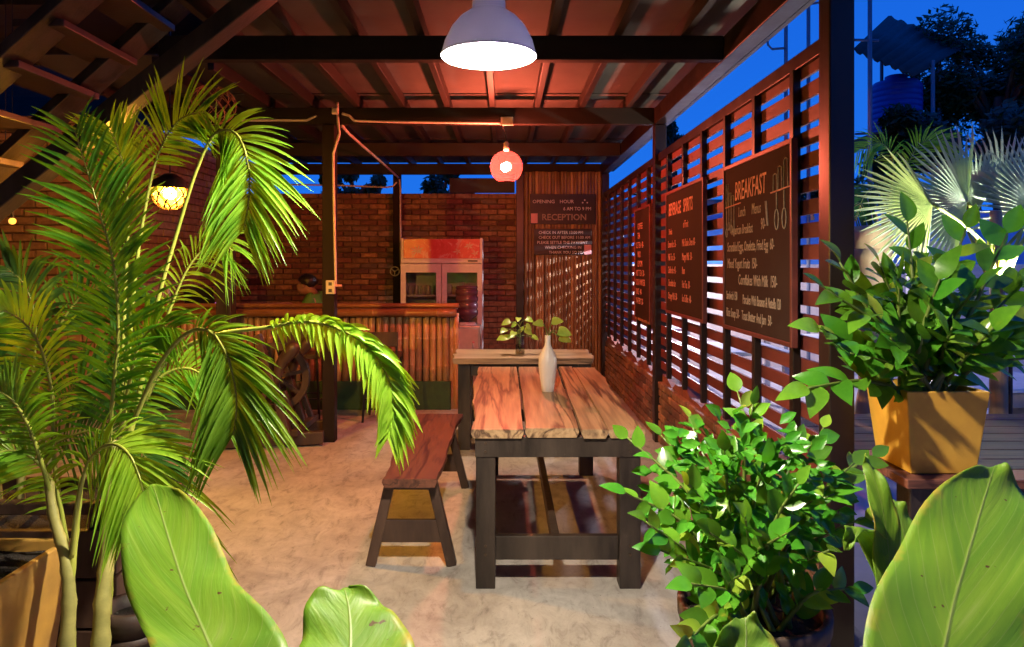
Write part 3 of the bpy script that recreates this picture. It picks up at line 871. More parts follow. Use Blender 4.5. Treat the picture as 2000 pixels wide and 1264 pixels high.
LX, LY, LZ = pix(332, 377, 4.2)
M['bulb_yellow'] = emit('lit_yellow_bulb', (1.0, 0.62, 0.16), LAMP_LANTERN)
wl_ = thing('woven_lantern', 'small woven ball lantern glowing yellow behind the palm fronds', 'lamp', (LX, LY, LZ))
woven_ball(wl_, (LX, LY, LZ), 0.098, M['brownleg'], 9, 0.0055)
bulb(wl_, (LX, LY, LZ - 0.005), 0.034, M['bulb_yellow'])
m, nt, b = new_mat('yellow_glow_liner')  # liner added so the lantern reads as an evenly glowing yellow ball
tr = nt.nodes.new('ShaderNodeBsdfTransparent'); tr.inputs['Color'].default_value = (1.0, 0.72, 0.25, 1)
tl = nt.nodes.new('ShaderNodeBsdfTranslucent'); tl.inputs['Color'].default_value = (1.0, 0.62, 0.10, 1)
ms = nt.nodes.new('ShaderNodeMixShader'); ms.inputs['Fac'].default_value = 0.022
nt.links.new(tr.outputs[0], ms.inputs[1]); nt.links.new(tl.outputs[0], ms.inputs[2]); nt.links.new(ms.outputs[0], nt.nodes['Material Output'].inputs['Surface'])
M['liner'] = m
MB().lathe([(0.088 * math.sin(PI * (0.06 + 0.88 * k / 12)), -0.088 * math.cos(PI * (0.06 + 0.88 * k / 12))) for k in range(13)], (LX, LY, LZ), 24).build('glow_liner', M['liner'], wl_, True)
MB().lathe([(0.106, 0.024), (0.085, 0.075), (0.03, 0.112), (0.004, 0.114)], (LX, LY, LZ), 24).build('cap', M['brownleg'], wl_, True)  # cap added to keep lantern light off the stairs above
MB().tube([(LX, LY, LZ + 0.03), (LX, LY, 3.27)], 0.004, 6).build('cord', M['black'], wl_)
BX, BY, BZ = pix(415, 205, 5.4)
wl_ = thing('woven_lampshade', 'large unlit woven bamboo lampshade hanging under the roof above the palms', 'lampshade', (BX, BY, BZ))
woven_ball(wl_, (BX, BY, BZ), 0.17, M['bamboo_dark'], 13, 0.0035, 0.85)
MB().tube([(BX, BY, BZ + 0.14), (BX, BY, 2.93)], 0.004, 6).build('cord', M['black'], wl_)
M['bulb_small'] = emit('lit_string_bulb', (1.0, 0.50, 0.08), 0.6)
for (u, vv, Y, lab) in ((24, 432, 4.6, 'tiny glowing yellow bulb under the staircase brace'), (11, 306, 4.6, 'tiny glowing yellow bulb beneath the dark stair treads')):
    p = pix(u, vv, Y)
    s_ = thing('string_bulb', lab, 'bulb', p)
    bulb(s_, p, 0.022, M['bulb_small'])
    MB().tube([p + Vector((0, 0, 0.018)), p + Vector((0, 0, 0.07))], 0.010, 8).build('socket', M['black'], s_)
    MB().tube([p + Vector((0, 0, 0.07)), (p.x, p.y, 3.28)], 0.003, 5).build('cord', M['black'], s_)

# ------------------------------------------------------------------ conduits, boxes, sockets
def run_pipe(pts_px, label, r=0.011, name='conduit_pipe'):
    pts = [pix(*p) for p in pts_px]
    fine = []
    for i in range(len(pts) - 1):
        fine += [pts[i].lerp(pts[i + 1], k / 6) for k in range(6)]
    fine.append(pts[-1])
    o = MB().tube(fine, r, 8).build(name, M['conduit'], None, True, at=pts[0])
    return tag(o, label, 'conduit', 'cream conduits on the timber frame')
run_pipe([(656, 560, 6.03), (654, 480, 6.03), (651, 330, 6.03), (651, 300, 6.03), (663, 262, 6.03), (660, 235, 6.03), (659, 200, 6.05)], 'cream conduit running up the free-standing post to the beam')
run_pipe([(668, 222, 6.03), (682, 226, 6.03), (692, 236, 6.03), (760, 238, 6.045), (980, 241, 6.045)], 'cream conduit along the cross beam towards the globe lamp')
run_pipe([(668, 246, 6.06), (682, 262, 6.4), (752, 323, 8.2), (778, 347, 9.36)], 'cream conduit slanting back from the post to the bar', 0.013)
run_pipe([(780, 350, 9.36), (782, 372, 9.36), (782, 430, 9.36), (783, 520, 9.36)], 'cream conduit dropping down the post behind the fridge', 0.012)
run_pipe([(618, 226, 6.04), (600, 235, 6.045), (470, 235, 6.045)], 'cream conduit along the cross beam above the palms')
run_pipe([(775, 356, 9.36), (768, 364, 9.36), (755, 366, 9.38), (655, 362, 9.5), (372, 358, 9.5)], 'cream conduit along the top of the back brick wall', 0.011)
def wall_box(u, v_, Y, w, h, label, plug=False, cat='junction box', name='junction_box'):
    p = pix(u, v_, Y)
    root = thing(name, label, cat, p)
    MB().box(p.x - w / 2, p.x + w / 2, p.y - 0.02, p.y + 0.02, p.z - h / 2, p.z + h / 2).build('housing', M['conduit'], root, bevel=0.005)
    if plug:
        for dz in (0.028, -0.028):
            MB().box(p.x - 0.014, p.x + 0.014, p.y - 0.0225, p.y - 0.0195, p.z + dz - 0.014, p.z + dz + 0.014).build('outlet', M['sheet'], root)
        MB().tube([(p.x + w / 2, p.y, p.z + 0.012), (p.x + w / 2 + 0.055, p.y, p.z + 0.012)], 0.010, 8).build('switch_plug', M['pink_note'], root)
    else:
        MB().box(p.x - w / 2 + 0.008, p.x + w / 2 - 0.008, p.y - 0.0235, p.y - 0.0195, p.z - h / 2 + 0.008, p.z + h / 2 - 0.008).build('cover', M['conduit'], root, bevel=0.002)
wall_box(655, 217, 6.02, 0.055, 0.055, 'cream junction box at the head of the free-standing post')
wall_box(990, 237, 6.04, 0.105, 0.070, 'cream junction box on the beam above the globe lamp')
wall_box(646, 561, 6.022, 0.075, 0.115, 'cream socket box with plug on the free-standing post', True, 'socket', 'socket_box')

# ================================================================== boards with lettering
def lettering(text, size, mat, parent, origin, xdir, ydir, name='lettering', align='LEFT', width=1.0, shear=0.0, bold=0.0):
    cu = bpy.data.curves.new('lettering', 'FONT')
    cu.body = text; cu.size = size; cu.align_x = align; cu.extrude = 0.0006; cu.shear = shear; cu.offset = bold
    cu.resolution_u = 2
    tmp = bpy.data.objects.new('lettering', cu)
    C.objects.link(tmp)
    dg = bpy.context.evaluated_depsgraph_get()
    me = bpy.data.meshes.new_from_object(tmp.evaluated_get(dg))
    C.objects.unlink(tmp); bpy.data.objects.remove(tmp)
    x, y = Vector(xdir), Vector(ydir); z = x.cross(y)
    off = WLOC[parent.name]
    for v_ in me.vertices:
        v_.co = Vector(origin) + x * (v_.co.x * width) + y * v_.co.y + z * v_.co.z - off
    me.materials.clear(); me.materials.append(mat); me.update()
    o = bpy.data.objects.new(name, me); C.objects.link(o); o.parent = parent
    register(o, off)
    return o

def strokes(parent, lines, mat, r=0.003):
    for ln in lines:
        MB().tube(ln, r, 5).build('chalk_drawing', mat, parent)

FX = 1.262      # inner face of the boards hung on the fence battens
def menu_board(y0, y1, z0, z1, label, frame=0.022, ledge=None):
    root = thing('menu_board', label, 'menu board', (FX, (y0 + y1) / 2, z0))
    MB().box(FX, FX + 0.018, y0 + frame, y1 - frame, z0 + frame, z1 - frame).build('panel', M['chalkboard'], root)
    MB().box(FX - 0.008, FX + 0.021, y0, y0 + frame, z0, z1).build('frame_side', M['slat'], root, bevel=0.003)
    MB().box(FX - 0.008, FX + 0.021, y1 - frame, y1, z0, z1).build('frame_side', M['slat'], root, bevel=0.003)
    MB().box(FX - 0.0075, FX + 0.0205, y0 + frame, y1 - frame, z1 - frame, z1).build('frame_rail', M['slat'], root, bevel=0.003)
    MB().box(FX - 0.0075, FX + 0.0205, y0 + frame, y1 - frame, z0, z0 + frame).build('frame_rail', M['slat'] if ledge is None else ledge, root, bevel=0.003)
    def put(txt, a, b, size, mat=M['chalk'], width=0.62, shear=0.1, bold=0.0):
        """a, b: fractions across and down the board"""
        return lettering(txt, size, mat, root, (FX - 0.0012, y1 - a * (y1 - y0), z1 - b * (z1 - z0)), (0, -1, 0), (0, 0, 1), width=width, shear=shear, bold=bold)
    def pt(a, b):
        return Vector((FX - 0.002, y1 - a * (y1 - y0), z1 - b * (z1 - z0)))
    return root, put, pt

M['chalk_bright'] = surf('fresh_pink_chalk', (0.74, 0.38, 0.30), (0.52, 0.24, 0.18), 60, 0.9, (1, 1, 1), 0.0)
root, put, pt = menu_board(3.13, 4.12, 1.14, 2.06, 'large chalk breakfast menu board beside the glossy end post')
put('BREAKFAST', 0.20, 0.225, 0.145, M['chalk_bright'], 0.62, 0.1, 0.0)
put('Lunch', 0.26, 0.325, 0.075); put('Menus', 0.47, 0.325, 0.080)
put('American Breakfast', 0.14, 0.425, 0.072, width=0.60); put('90-', 0.60, 0.415, 0.08)
put('Scrambled Eggs, Omelette, Fried Egg  60-', 0.07, 0.525, 0.075, width=0.56)
put('Mixed Yogurt Fruits  150-', 0.07, 0.625, 0.078, width=0.58)
put('Cornflakes With Milk  150-', 0.26, 0.720, 0.080, width=0.62)
put('Sandwich 150', 0.05, 0.815, 0.068, width=0.5)
put('Pancakes With Bananas & Nutella 120', 0.33, 0.828, 0.072, width=0.47)
put('Rice Soup 50-   Toast Butter And Jam  50-', 0.05, 0.920, 0.072, width=0.56)
strokes(root, [[pt(0.04, 0.255), pt(0.30, 0.245)], [pt(0.74, 0.235), pt(0.97, 0.225)]], M['chalk_red'], 0.004)
def loop(a, b, ra, rb, n=12): return [pt(a + ra * math.cos(2 * PI * k / n), b + rb * math.sin(2 * PI * k / n)) for k in range(n + 1)]
jars = []
for a, h in ((0.07, 0.14), (0.12, 0.08), (0.165, 0.06)):
    jars.append([pt(a - 0.018, 0.25), pt(a - 0.018, 0.25 - h), pt(a + 0.018, 0.25 - h), pt(a + 0.018, 0.25)])
for a, h in ((0.79, 0.08), (0.85, 0.11), (0.92, 0.14)):
    jars.append([pt(a - 0.024, 0.228), pt(a - 0.02, 0.228 - h), pt(a, 0.222 - h), pt(a + 0.02, 0.228 - h), pt(a + 0.024, 0.228)])
for a, h in ((0.06, 0.13), (0.10, 0.09), (0.14, 0.11), (0.19, 0.13)):
    jars.append([pt(a, 0.255), pt(a, 0.255 + h)]); jars.append(loop(a, 0.255 + h + 0.025, 0.014, 0.025))
for a in (0.81, 0.90):
    jars.append([pt(a, 0.235), pt(a, 0.32)]); jars.append(loop(a, 0.375, 0.024, 0.052))
jars.append([pt(0.665, 0.27), pt(0.69, 0.40), pt(0.70, 0.40), pt(0.68, 0.27)])
strokes(root, jars, M['chalk'], 0.0026)

root, put, pt = menu_board(4.53, 5.58, 1.13, 2.06, 'chalk drinks menu board hanging between breakfast board and second fence post')
put('BEVERAGE   SPIRITS', 0.08, 0.20, 0.13, M['chalk_red'], 0.62, 0.05, 0.002)
put('Drinks', 0.08, 0.355, 0.065, M['chalk_red']); put('of Fruit', 0.50, 0.32, 0.075, M['chalk_red'])
for i, (l, r_) in enumerate([('Lemon Ice  35-', 'Milk Shake Oreo 60-'), ('Milk Tea  35-', 'Mango Milk  50-'), ('Coffee Ice  45-', 'Rum'), ('Chocolate Ice', 'Hot Tea  30-'), ('Orange Milk  50-', 'Ice Coffee  40-')]):
    b_ = 0.46 + i * 0.105
    put(l, 0.06, b_, 0.075, M['chalk_red'], 0.56); put(r_, 0.47, b_, 0.075, M['chalk_red'], 0.56)

root, put, pt = menu_board(6.19, 6.93, 0.98, 2.03, 'small chalk menu board with pale wooden bottom ledge behind the second fence post', ledge=M['bamboo_h'])
for i, l in enumerate(['COFFEE', 'TEA', 'ICE TEA  40-', 'MILK', 'LEMON', 'HOT TEA  30-', 'SODA WATER', 'JUICE  40-', 'WATER  20-']):
    put(l, 0.20 if len(l) < 9 else 0.08, 0.19 + i * 0.083, 0.082, M['chalk_red'], 0.85, 0)

def sign(u0, u1, v0, v1, Y, label):
    a, b_ = pix(u0, v1, Y), pix(u1, v0, Y)
    root = thing('reception_sign', label, 'sign', ((a.x + b_.x) / 2, Y, a.z))
    MB().box(a.x, b_.x, Y, Y + 0.015, a.z, b_.z).build('panel', M['signboard'], root, bevel=0.003)
    def put(txt, u, v_, size_px, mat=M['signwhite'], width=1.0, bold=0.0):
        p = pix(u, v_, Y); p.y = Y - 0.0012
        return lettering(txt, size_px / F_PX * Y, mat, root, p, (1, 0, 0), (0, 0, 1), width=width, bold=bold)
    return root, put
SY = 9.365
root, put = sign(1035, 1163, 379, 438, SY, 'black reception sign with opening hours on the bamboo screen')
put('OPENING', 1040, 397, 9.5, width=1.05); put('HOUR', 1093, 397, 9.5, width=1.02)
put('6 AM TO 9 PM', 1100, 411, 9.5, width=0.92)
put('RECEPTION', 1058, 430, 17, M['chalk'], width=0.98, bold=0.002)
for (u, v_) in ((1142, 391), (1138, 396), (1147, 396)):
    p = pix(u, v_, SY); MB().tube([(p.x, SY - 0.002, p.z), (p.x, SY - 0.0002, p.z)], 0.010, 8).build('dot', M['signwhite'], root)
p, q = pix(1037, 436, SY), pix(1050, 417, SY)
MB().box(p.x, q.x, SY - 0.004, SY - 0.001, p.z, q.z).build('note', M['pink_note'], root)
root, put = sign(1043, 1156, 447, 498, SY, 'smaller black check-in rules sign on the bamboo screen')
for i, (txt, u) in enumerate([('CHECK IN AFTER 13:00 PM', 1052), ('CHECK OUT BEFORE 11:00 AM', 1052), ('PLEASE SETTLE THE PAYMENT', 1049), ('WHEN CHECKING IN', 1064), ('THANK YOU SO MUCH', 1072)]):
    put(txt, u, 457 + i * 9.7, 8.2, width=0.90)
p, q = pix(1141, 497, SY), pix(1155, 478, SY)
MB().box(p.x, q.x, SY - 0.004, SY - 0.0012, p.z, q.z).build('note', M['pink_note'], root)

# ================================================================== behind and before the bar
# fridge
FY = 8.88
fx0, fx1 = -1.284, -0.273
fr = thing('display_fridge', 'white two-door glass display fridge with red header behind the bar', 'fridge', ((fx0 + fx1) / 2, FY, 0))
W_ = M['white_paint']
MB().box(fx0, fx0 + 0.03, FY + 0.05, 9.36, 0.02, 1.83).build('side_panel', W_, fr, bevel=0.003)
MB().box(fx1 - 0.03, fx1, FY + 0.05, 9.36, 0.02, 1.83).build('side_panel', W_, fr, bevel=0.003)
MB().box(fx0 + 0.03, fx1 - 0.03, 9.33, 9.36, 0.02, 1.83).build('back_panel', W_, fr)
MB().box(fx0 + 0.031, fx1 - 0.031, FY + 0.052, 9.328, 1.545, 1.565).build('ceiling_panel', W_, fr)
MB().box(fx0 + 0.031, fx1 - 0.031, FY + 0.052, 9.328, 0.10, 0.13).build('floor_panel', W_, fr)
MB().box(fx0 + 0.031, fx1 - 0.031, FY + 0.06, FY + 0.09, 0.02, 0.098).build('kick_plate', M['black'], fr)
m, nt, b = new_mat('printed_red_header')
mp = coords(nt, (1, 1, 1))
n_ = noise(nt, mp, 7, 5, 0.7, 1.5)
r_ = ramp(nt, [(0.40, (0.62, 0.055, 0.05)), (0.56, (0.70, 0.085, 0.08)), (0.63, (0.75, 0.36, 0.33)), (0.70, (0.66, 0.07, 0.06))])
nt.links.new(n_.outputs['Fac'], r_.inputs['Fac']); nt.links.new(r_.outputs['Color'], b.inputs['Base Color']); b.inputs['Roughness'].default_value = 0.3
M['header'] = m
hd = MB().box(fx0 + 0.032, fx1 - 0.032, FY + 0.03, FY + 0.06, 1.575, 1.815).build('header_sign', M['header'], fr)
MB().box(fx0, fx1, FY + 0.01, FY + 0.048, 1.515, 1.572).build('header_trim', W_, fr, bevel=0.004)
MB().box(fx1 - 0.18, fx1 - 0.06, FY + 0.007, FY + 0.0095, 1.533, 1.552).build('name_plate', M['black'], fr)
M['print_cream'] = plain('cream_print', (0.72, 0.50, 0.38), 0.5)
for (cx, cz, s, k) in ((-1.08, 1.67, 0.085, 9), (-0.44, 1.73, 0.06, 6), (-0.36, 1.64, 0.05, 5), (-0.58, 1.66, 0.05, 5)):
    b_ = MB()
    for i in range(k):
        a = 2 * PI * i / k + s * 40
        L_ = s * rnd.uniform(0.7, 1.35)
        d_ = Vector((math.cos(a), 0, math.sin(a) * 0.75)); w_ = Vector((-d_.z, 0, d_.x)) * 0.010
        c_ = Vector((cx, FY + 0.0285, cz))
        b_.add([c_, c_ + d_ * L_ * 0.5 + w_, c_ + d_ * L_, c_ + d_ * L_ * 0.5 - w_], [(0, 1, 2, 3)])
    b_.build('printed_splash', M['print_cream'], fr)
M['pane'] = pane_mat('fridge_glass', (0.80, 0.82, 0.80), 0.10)
xm = (fx0 + fx1) / 2
for (a, c_) in ((fx0, xm - 0.004), (xm + 0.004, fx1)):
    d_ = MB()
    fw = 0.062
    d_.box(a, a + fw, FY, FY + 0.045, 0.13, 1.508); d_.box(c_ - fw, c_, FY, FY + 0.045, 0.13, 1.508)
    d_.box(a + fw, c_ - fw, FY, FY + 0.045, 1.40, 1.508); d_.box(a + fw, c_ - fw, FY, FY + 0.045, 0.13, 0.20)
    do = d_.build('door', W_, fr)
    MB().box(a + fw + 0.0005, c_ - fw - 0.0005, FY + 0.018, FY + 0.024, 0.2005, 1.3995).build('pane', M['pane'], do)
    hx = c_ - 0.03 if a == fx0 else a + 0.03
    MB().box(hx - 0.008, hx + 0.008, FY - 0.028, FY - 0.001, 0.75, 1.05).build('handle', M['conduit'], do, bevel=0.004)
for z in (0.45, 0.78, 1.10):
    MB().box(fx0 + 0.032, fx1 - 0.032, FY + 0.07, 9.30, z, z + 0.018).build('shelf', W_, fr)
M['can'] = plain('pale_drink_can', (0.62, 0.58, 0.55), 0.3, 0.2)
M['boxy'] = plain('yellow_carton', (0.62, 0.50, 0.18), 0.6)
for i, x in enumerate((-1.19, -1.11, -1.03, -0.96, -0.86)):
    o = MB().lathe([(0.026, 0), (0.031, 0.006), (0.031, 0.105), (0.026, 0.115)], (x, 9.05, 1.119), 14, True, True).build('drink_can', M['can'], None, True, at=(x, 9.05, 1.119))
    tag(o, 'pale drink can on the upper fridge shelf', 'can', 'cans in the fridge')
o = MB().box(-0.98, -0.87, 8.98, 9.10, 0.799, 0.90).build('carton', M['boxy'], None, bevel=0.003, at=(-0.9, 9, 0.799))
tag(o, 'yellow carton on the middle fridge shelf behind the first glass door', 'carton')
for i, (x, h, mm) in enumerate(((-0.70, 0.13, 'white_paint'), (-0.62, 0.10, 'boxy'), (-0.53, 0.16, 'can'))):
    o = MB().box(x - 0.035, x + 0.035, 9.0, 9.09, 1.119, 1.119 + h).build('carton', M[mm], None, bevel=0.003, at=(x, 9.0, 1.119))
    tag(o, ['white carton beside the water bottle inside the fridge', 'low yellow carton between two pale ones inside the fridge', 'tall pale carton inside the fridge above the water bottle'][i], 'carton')

# water dispenser and its bottle
dx, dy = -0.435, 8.28
wd = thing('water_dispenser', 'grey steel water dispenser with two taps at the end of the bar', 'dispenser', (dx, dy, 0))
M['steel'] = plain('brushed_steel', (0.50, 0.46, 0.42), 0.38, 0.6)
MB().box(dx - 0.165, dx + 0.165, dy - 0.14, dy + 0.16, 0.03, 0.80).build('cabinet', M['steel'], wd, bevel=0.01)
MB().box(dx - 0.135, dx + 0.135, dy - 0.146, dy - 0.141, 0.40, 0.77).build('front_panel', M['conduit'], wd, bevel=0.002)
MB().lathe([(0.12, 0.80), (0.10, 0.83), (0.06, 0.835)], (dx, dy, 0.0), 20, True, True).build('collar', M['white_paint'], wd, True)
for x in (-0.085, 0.085):
    tp = MB().tube([(dx + x, dy - 0.147, 0.60), (dx + x, dy - 0.19, 0.60), (dx + x, dy - 0.195, 0.565)], 0.011, 8).build('tap', M['white_paint'], wd, True)
    MB().box(dx + x - 0.014, dx + x + 0.014, dy - 0.20, dy - 0.165, 0.612, 0.632).build('lever', M['pink_note'], tp, bevel=0.003)
for (x, y) in ((-0.13, -0.1), (0.13, -0.1), (-0.13, 0.12), (0.13, 0.12)):
    MB().lathe([(0.02, 0.0), (0.02, 0.03)], (dx + x, dy + y, 0), 10, True, True).build('foot', M['black'], wd)
m, nt, b = new_mat('purple_bottle_plastic')
b.inputs['Base Color'].default_value = (0.10, 0.045, 0.065, 1); b.inputs['Roughness'].default_value = 0.18
M['bottle'] = m
prof = [(0.03, 0.0), (0.035, 0.02), (0.11, 0.06), (0.132, 0.09)]
for k in range(4):
    z = 0.09 + k * 0.082
    prof += [(0.134, z + 0.008), (0.134, z + 0.058), (0.124, z + 0.066), (0.124, z + 0.076)]
prof += [(0.134, 0.425), (0.125, 0.445), (0.02, 0.45)]
o = MB().lathe([(r * 0.97, z * 0.93 + 0.012) for r, z in prof], (dx, dy, 0.825), 26, True, True).build('water_bottle', M['bottle'], None, True, at=(dx, dy, 0.825))
tag(o, 'dark purple ribbed water bottle upended on the dispenser', 'bottle')

# white spoked ornament on the post
p = pix(771, 530, 9.37)
wo = thing('wall_ornament', 'small white ring ornament with spokes on the post beside the fridge', 'ornament', p)
MB().tube([p + Vector((0.058 * math.cos(a * PI / 12), 0, 0.058 * math.sin(a * PI / 12))) for a in range(25)], 0.008, 6).build('ring', M['conduit'], wo, True)
for a in (0.5, 2.6, 4.7):
    MB().tube([p, p + Vector((0.055 * math.cos(a), 0, 0.055 * math.sin(a)))], 0.007, 6).build('spoke', M['conduit'], wo)
MB().lathe([(0.016, -0.008), (0.016, 0.008)], p, 10, True, True).build('hub', M['conduit'], wo)

# things on the counter
def on_bar(u, Y=7.7): return Vector(((u - VPX) / F_PX * Y, Y, 1.051))
M['label_yellow'] = plain('yellow_label', (0.75, 0.48, 0.12), 0.5)
M['print_dark'] = plain('dark_print', (0.16, 0.06, 0.03), 0.6)
p = on_bar(308)
bx_ = thing('carton_box', 'cream carton with yellow label on the bar beside a bottle', 'box', p)
MB().box(p.x - 0.085, p.x + 0.085, p.y - 0.05, p.y + 0.05, p.z, p.z + 0.19).build('body', M['conduit'], bx_, bevel=0.003)
MB().box(p.x - 0.08, p.x + 0.08, p.y - 0.0535, p.y - 0.0505, p.z + 0.02, p.z + 0.10).build('label_patch', M['label_yellow'], bx_)
MB().box(p.x - 0.06, p.x + 0.05, p.y - 0.0555, p.y - 0.0538, p.z + 0.045, p.z + 0.07).build('label_stripe', M['print_dark'], bx_)
p = on_bar(327)
o = MB().lathe([(0.028, 0), (0.032, 0.005), (0.032, 0.14), (0.026, 0.165), (0.012, 0.19), (0.011, 0.235), (0.013, 0.245)], p, 18, True, True).build('bottle', M['conduit'], None, True, at=p)
tag(o, 'slim cream bottle standing on the bar before the brick wall', 'bottle')
p = on_bar(400)
lp = thing('laptop', 'black laptop open on the bar with a dim purple screen glow', 'laptop', p)
MB().box(p.x - 0.15, p.x + 0.15, p.y - 0.1, p.y + 0.11, p.z, p.z + 0.018).build('base', M['black'], lp, bevel=0.003)
MB().obox(p + Vector((-0.01, -0.12, 0.11)), Vector((0.145, 0.03, 0)), Vector((0, 0.03, -0.10)).normalized() * 0.10, Vector((0, 0.1, 0.03)).normalized() * 0.005).build('lid', M['black'], lp)
M['glow'] = emit('purple_screen_glow', (0.55, 0.15, 0.75), 0.5)
MB().box(p.x + 0.02, p.x + 0.13, p.y + 0.06, p.y + 0.09, p.z + 0.0185, p.z + 0.035).build('screen_glow', M['glow'], lp)  # glowing strip stands in for purple light of the screen
for k, (u, w, h) in enumerate(((755, 0.10, 0.02), (720, 0.08, 0.03))):
    p = on_bar(u, 7.75)
    o = MB().obox(p + Vector((0, 0, h / 2)), Vector((w, 0.02, 0)), Vector((-0.02, 0.07, 0)), Vector((0, 0, h / 2))).build('notebook', M['white_paint'] if k == 0 else M['black'], None, bevel=0.002, at=p)
    tag(o, ['white paper pad lying on the bar near the fridge', 'thick black notebook lying on the bar beside a paper pad'][k], 'notebook')

# person working behind the bar
def skin_mesh(name, joints, edges, rads, mat, sub=2, root=0):
    me = bpy.data.meshes.new(name)
    me.from_pydata([tuple(j) for j in joints], edges, [])
    o = bpy.data.objects.new(name, me); C.objects.link(o)
    md = o.modifiers.new('skin', 'SKIN'); md.use_smooth_shade = True
    sv = me.skin_vertices[0].data
    for i, r in enumerate(rads):
        sv[i].radius = (r, r) if isinstance(r, (int, float)) else r
        sv[i].use_root = (i == root)
    if sub:
        s_ = o.modifiers.new('sub', 'SUBSURF'); s_.levels = sub; s_.render_levels = sub
    dg = bpy.context.evaluated_depsgraph_get()
    m2 = bpy.data.meshes.new_from_object(o.evaluated_get(dg))
    C.objects.unlink(o); bpy.data.objects.remove(o)
    m2.materials.clear(); m2.materials.append(mat); m2.name = name
    m2.polygons.foreach_set('use_smooth', [True] * len(m2.polygons))
    return m2

M['skin'] = surf('tan_skin', (0.36, 0.19, 0.115), (0.30, 0.155, 0.095), 10, 0.5, (1, 1, 1), 0.05)
M['hair'] = surf('black_hair', (0.020, 0.015, 0.013), (0.010, 0.008, 0.008), 30, 0.4, (1, 1, 0.2), 0.5)
M['shirt'] = surf('green_shirt', (0.11, 0.30, 0.045), (0.08, 0.23, 0.035), 9, 0.8, (1, 1, 1), 0.2)
M['trousers'] = plain('dark_trousers', (0.03, 0.03, 0.04), 0.8)
pc = Vector((-2.17, 8.42, 0.145))
pr = thing('person', 'person in a green shirt sitting behind the bar, head bent down', 'person', pc)
J = [(0, 0, .50), (-.01, 0, .68), (-.03, 0, .88), (-.06, 0, 1.00), (-.11, 0, 1.04), (-.165, 0, 1.105), (-.19, 0, 1.17), (-.262, 0, 1.085), (-.232, 0, 1.01),
     (-.05, -.165, .955), (-.17, -.21, .76), (-.36, -.15, .86), (-.43, -.12, .89),
     (-.05, .165, .955), (-.17, .21, .76), (-.36, .15, .86), (-.43, .12, .89),
     (-.04, -.09, .49), (-.42, -.11, .50), (-.40, -.11, .09), (-.52, -.11, .05),
     (-.04, .09, .49), (-.42, .11, .50), (-.40, .11, .09), (-.52, .11, .05)]
R_ = [.12, .115, .13, .075, .052, .088, .075, .022, .045, .062, .044, .032, .034, .062, .044, .032, .034, .085, .060, .042, .035, .085, .060, .042, .035]
E = [(0, 1), (1, 2), (2, 3), (3, 4), (4, 5), (5, 6), (5, 7), (5, 8), (2, 9), (9, 10), (10, 11), (11, 12), (2, 13), (13, 14), (14, 15), (15, 16), (0, 17), (17, 18), (18, 19), (19, 20), (0, 21), (21, 22), (22, 23), (23, 24)]
for h in (12, 16):
    hx, hy, hz = J[h]
    s_ = -1 if h == 12 else 1
    for k in range(5):
        L_ = (0.055, 0.085, 0.095, 0.088, 0.068)[k]
        oy = (k - 2) * 0.019 * s_ * -1
        a_ = len(J)
        if k == 0:
            J += [(hx - 0.02, hy + oy * 1.4, hz - 0.01), (hx - 0.05, hy + oy * 1.7, hz - 0.03)]
        else:
            J += [(hx - L_ * 0.55, hy + oy, hz + 0.004), (hx - L_, hy + oy, hz - 0.022)]
        R_ += [0.0095, 0.008]; E += [(h, a_), (a_, a_ + 1)]
wj = [pc + Vector(j) for j in J]
me = skin_mesh('body', [p - WLOC[pr.name] for p in wj], E, R_, M['skin'])
o = bpy.data.objects.new('body', me); C.objects.link(o); o.parent = pr; register(o, pc)
js = [0, 1, 2, 3, 9, 10, 13, 14]
mp_ = {j: i for i, j in enumerate(js)}
sj = [Vector(J[j]) for j in js]
sj[mp_[3]] = Vector((-.055, 0, .985)); sj[mp_[10]] = Vector((-.135, -.20, .81)); sj[mp_[14]] = Vector((-.135, .20, .81))
me = skin_mesh('shirt', sj, [(mp_[a], mp_[b_]) for a, b_ in ((0, 1), (1, 2), (2, 3), (2, 9), (9, 10), (2, 13), (13, 14))], [.150, .145, .165, .095, .092, .070, .092, .070], M['shirt'])
o = bpy.data.objects.new('shirt', me); C.objects.link(o); o.parent = pr; register(o, pc)
tj = [Vector(J[j]) for j in (0, 17, 18, 19, 21, 22, 23)]
me = skin_mesh('trousers', tj, [(0, 1), (1, 2), (2, 3), (0, 4), (4, 5), (5, 6)], [.14, .10, .076, .06, .10, .076, .06], M['trousers'])
o = bpy.data.objects.new('trousers', me); C.objects.link(o); o.parent = pr; register(o, pc)
bm = bmesh.new(); bmesh.ops.create_icosphere(bm, subdivisions=4, radius=1.0)
hc = pc + Vector((-.142, 0, 1.160))
for v_ in bm.verts:
    n3 = v_.co.copy()
    k_ = 1 + 0.07 * mnoise.noise(n3 * 4) + 0.03 * mnoise.noise(n3 * 11)
    v_.co = Vector((n3.x * 0.112 * k_, n3.y * 0.098 * k_, n3.z * 0.088 * k_))
bmesh.ops.delete(bm, geom=[v_ for v_ in bm.verts if v_.co.z < -0.035 - v_.co.x * 0.55 - 0.02 and v_.co.x < 0.02 or v_.co.z < -0.075], context='VERTS')
me = bpy.data.meshes.new('hair'); bm.to_mesh(me); bm.free()
me.materials.append(M['hair']); me.polygons.foreach_set('use_smooth', [True] * len(me.polygons))
o = place('hair', me, pr, hc)
for s_ in (-1, 1):
    b_ = MB().lathe([(0.002, -0.02), (0.012, -0.014), (0.014, 0), (0.012, 0.014), (0.002, 0.02)], pc + Vector((-.165, s_ * 0.088, 1.105)), 8)
    b_.build('ear', M['skin'], pr, True)
    MB().lathe([(0.001, -0.006), (0.007, 0), (0.001, 0.006)], pc + Vector((-.246, s_ * 0.032, 1.117)), 8).build('eye', M['hair'], pr, True)
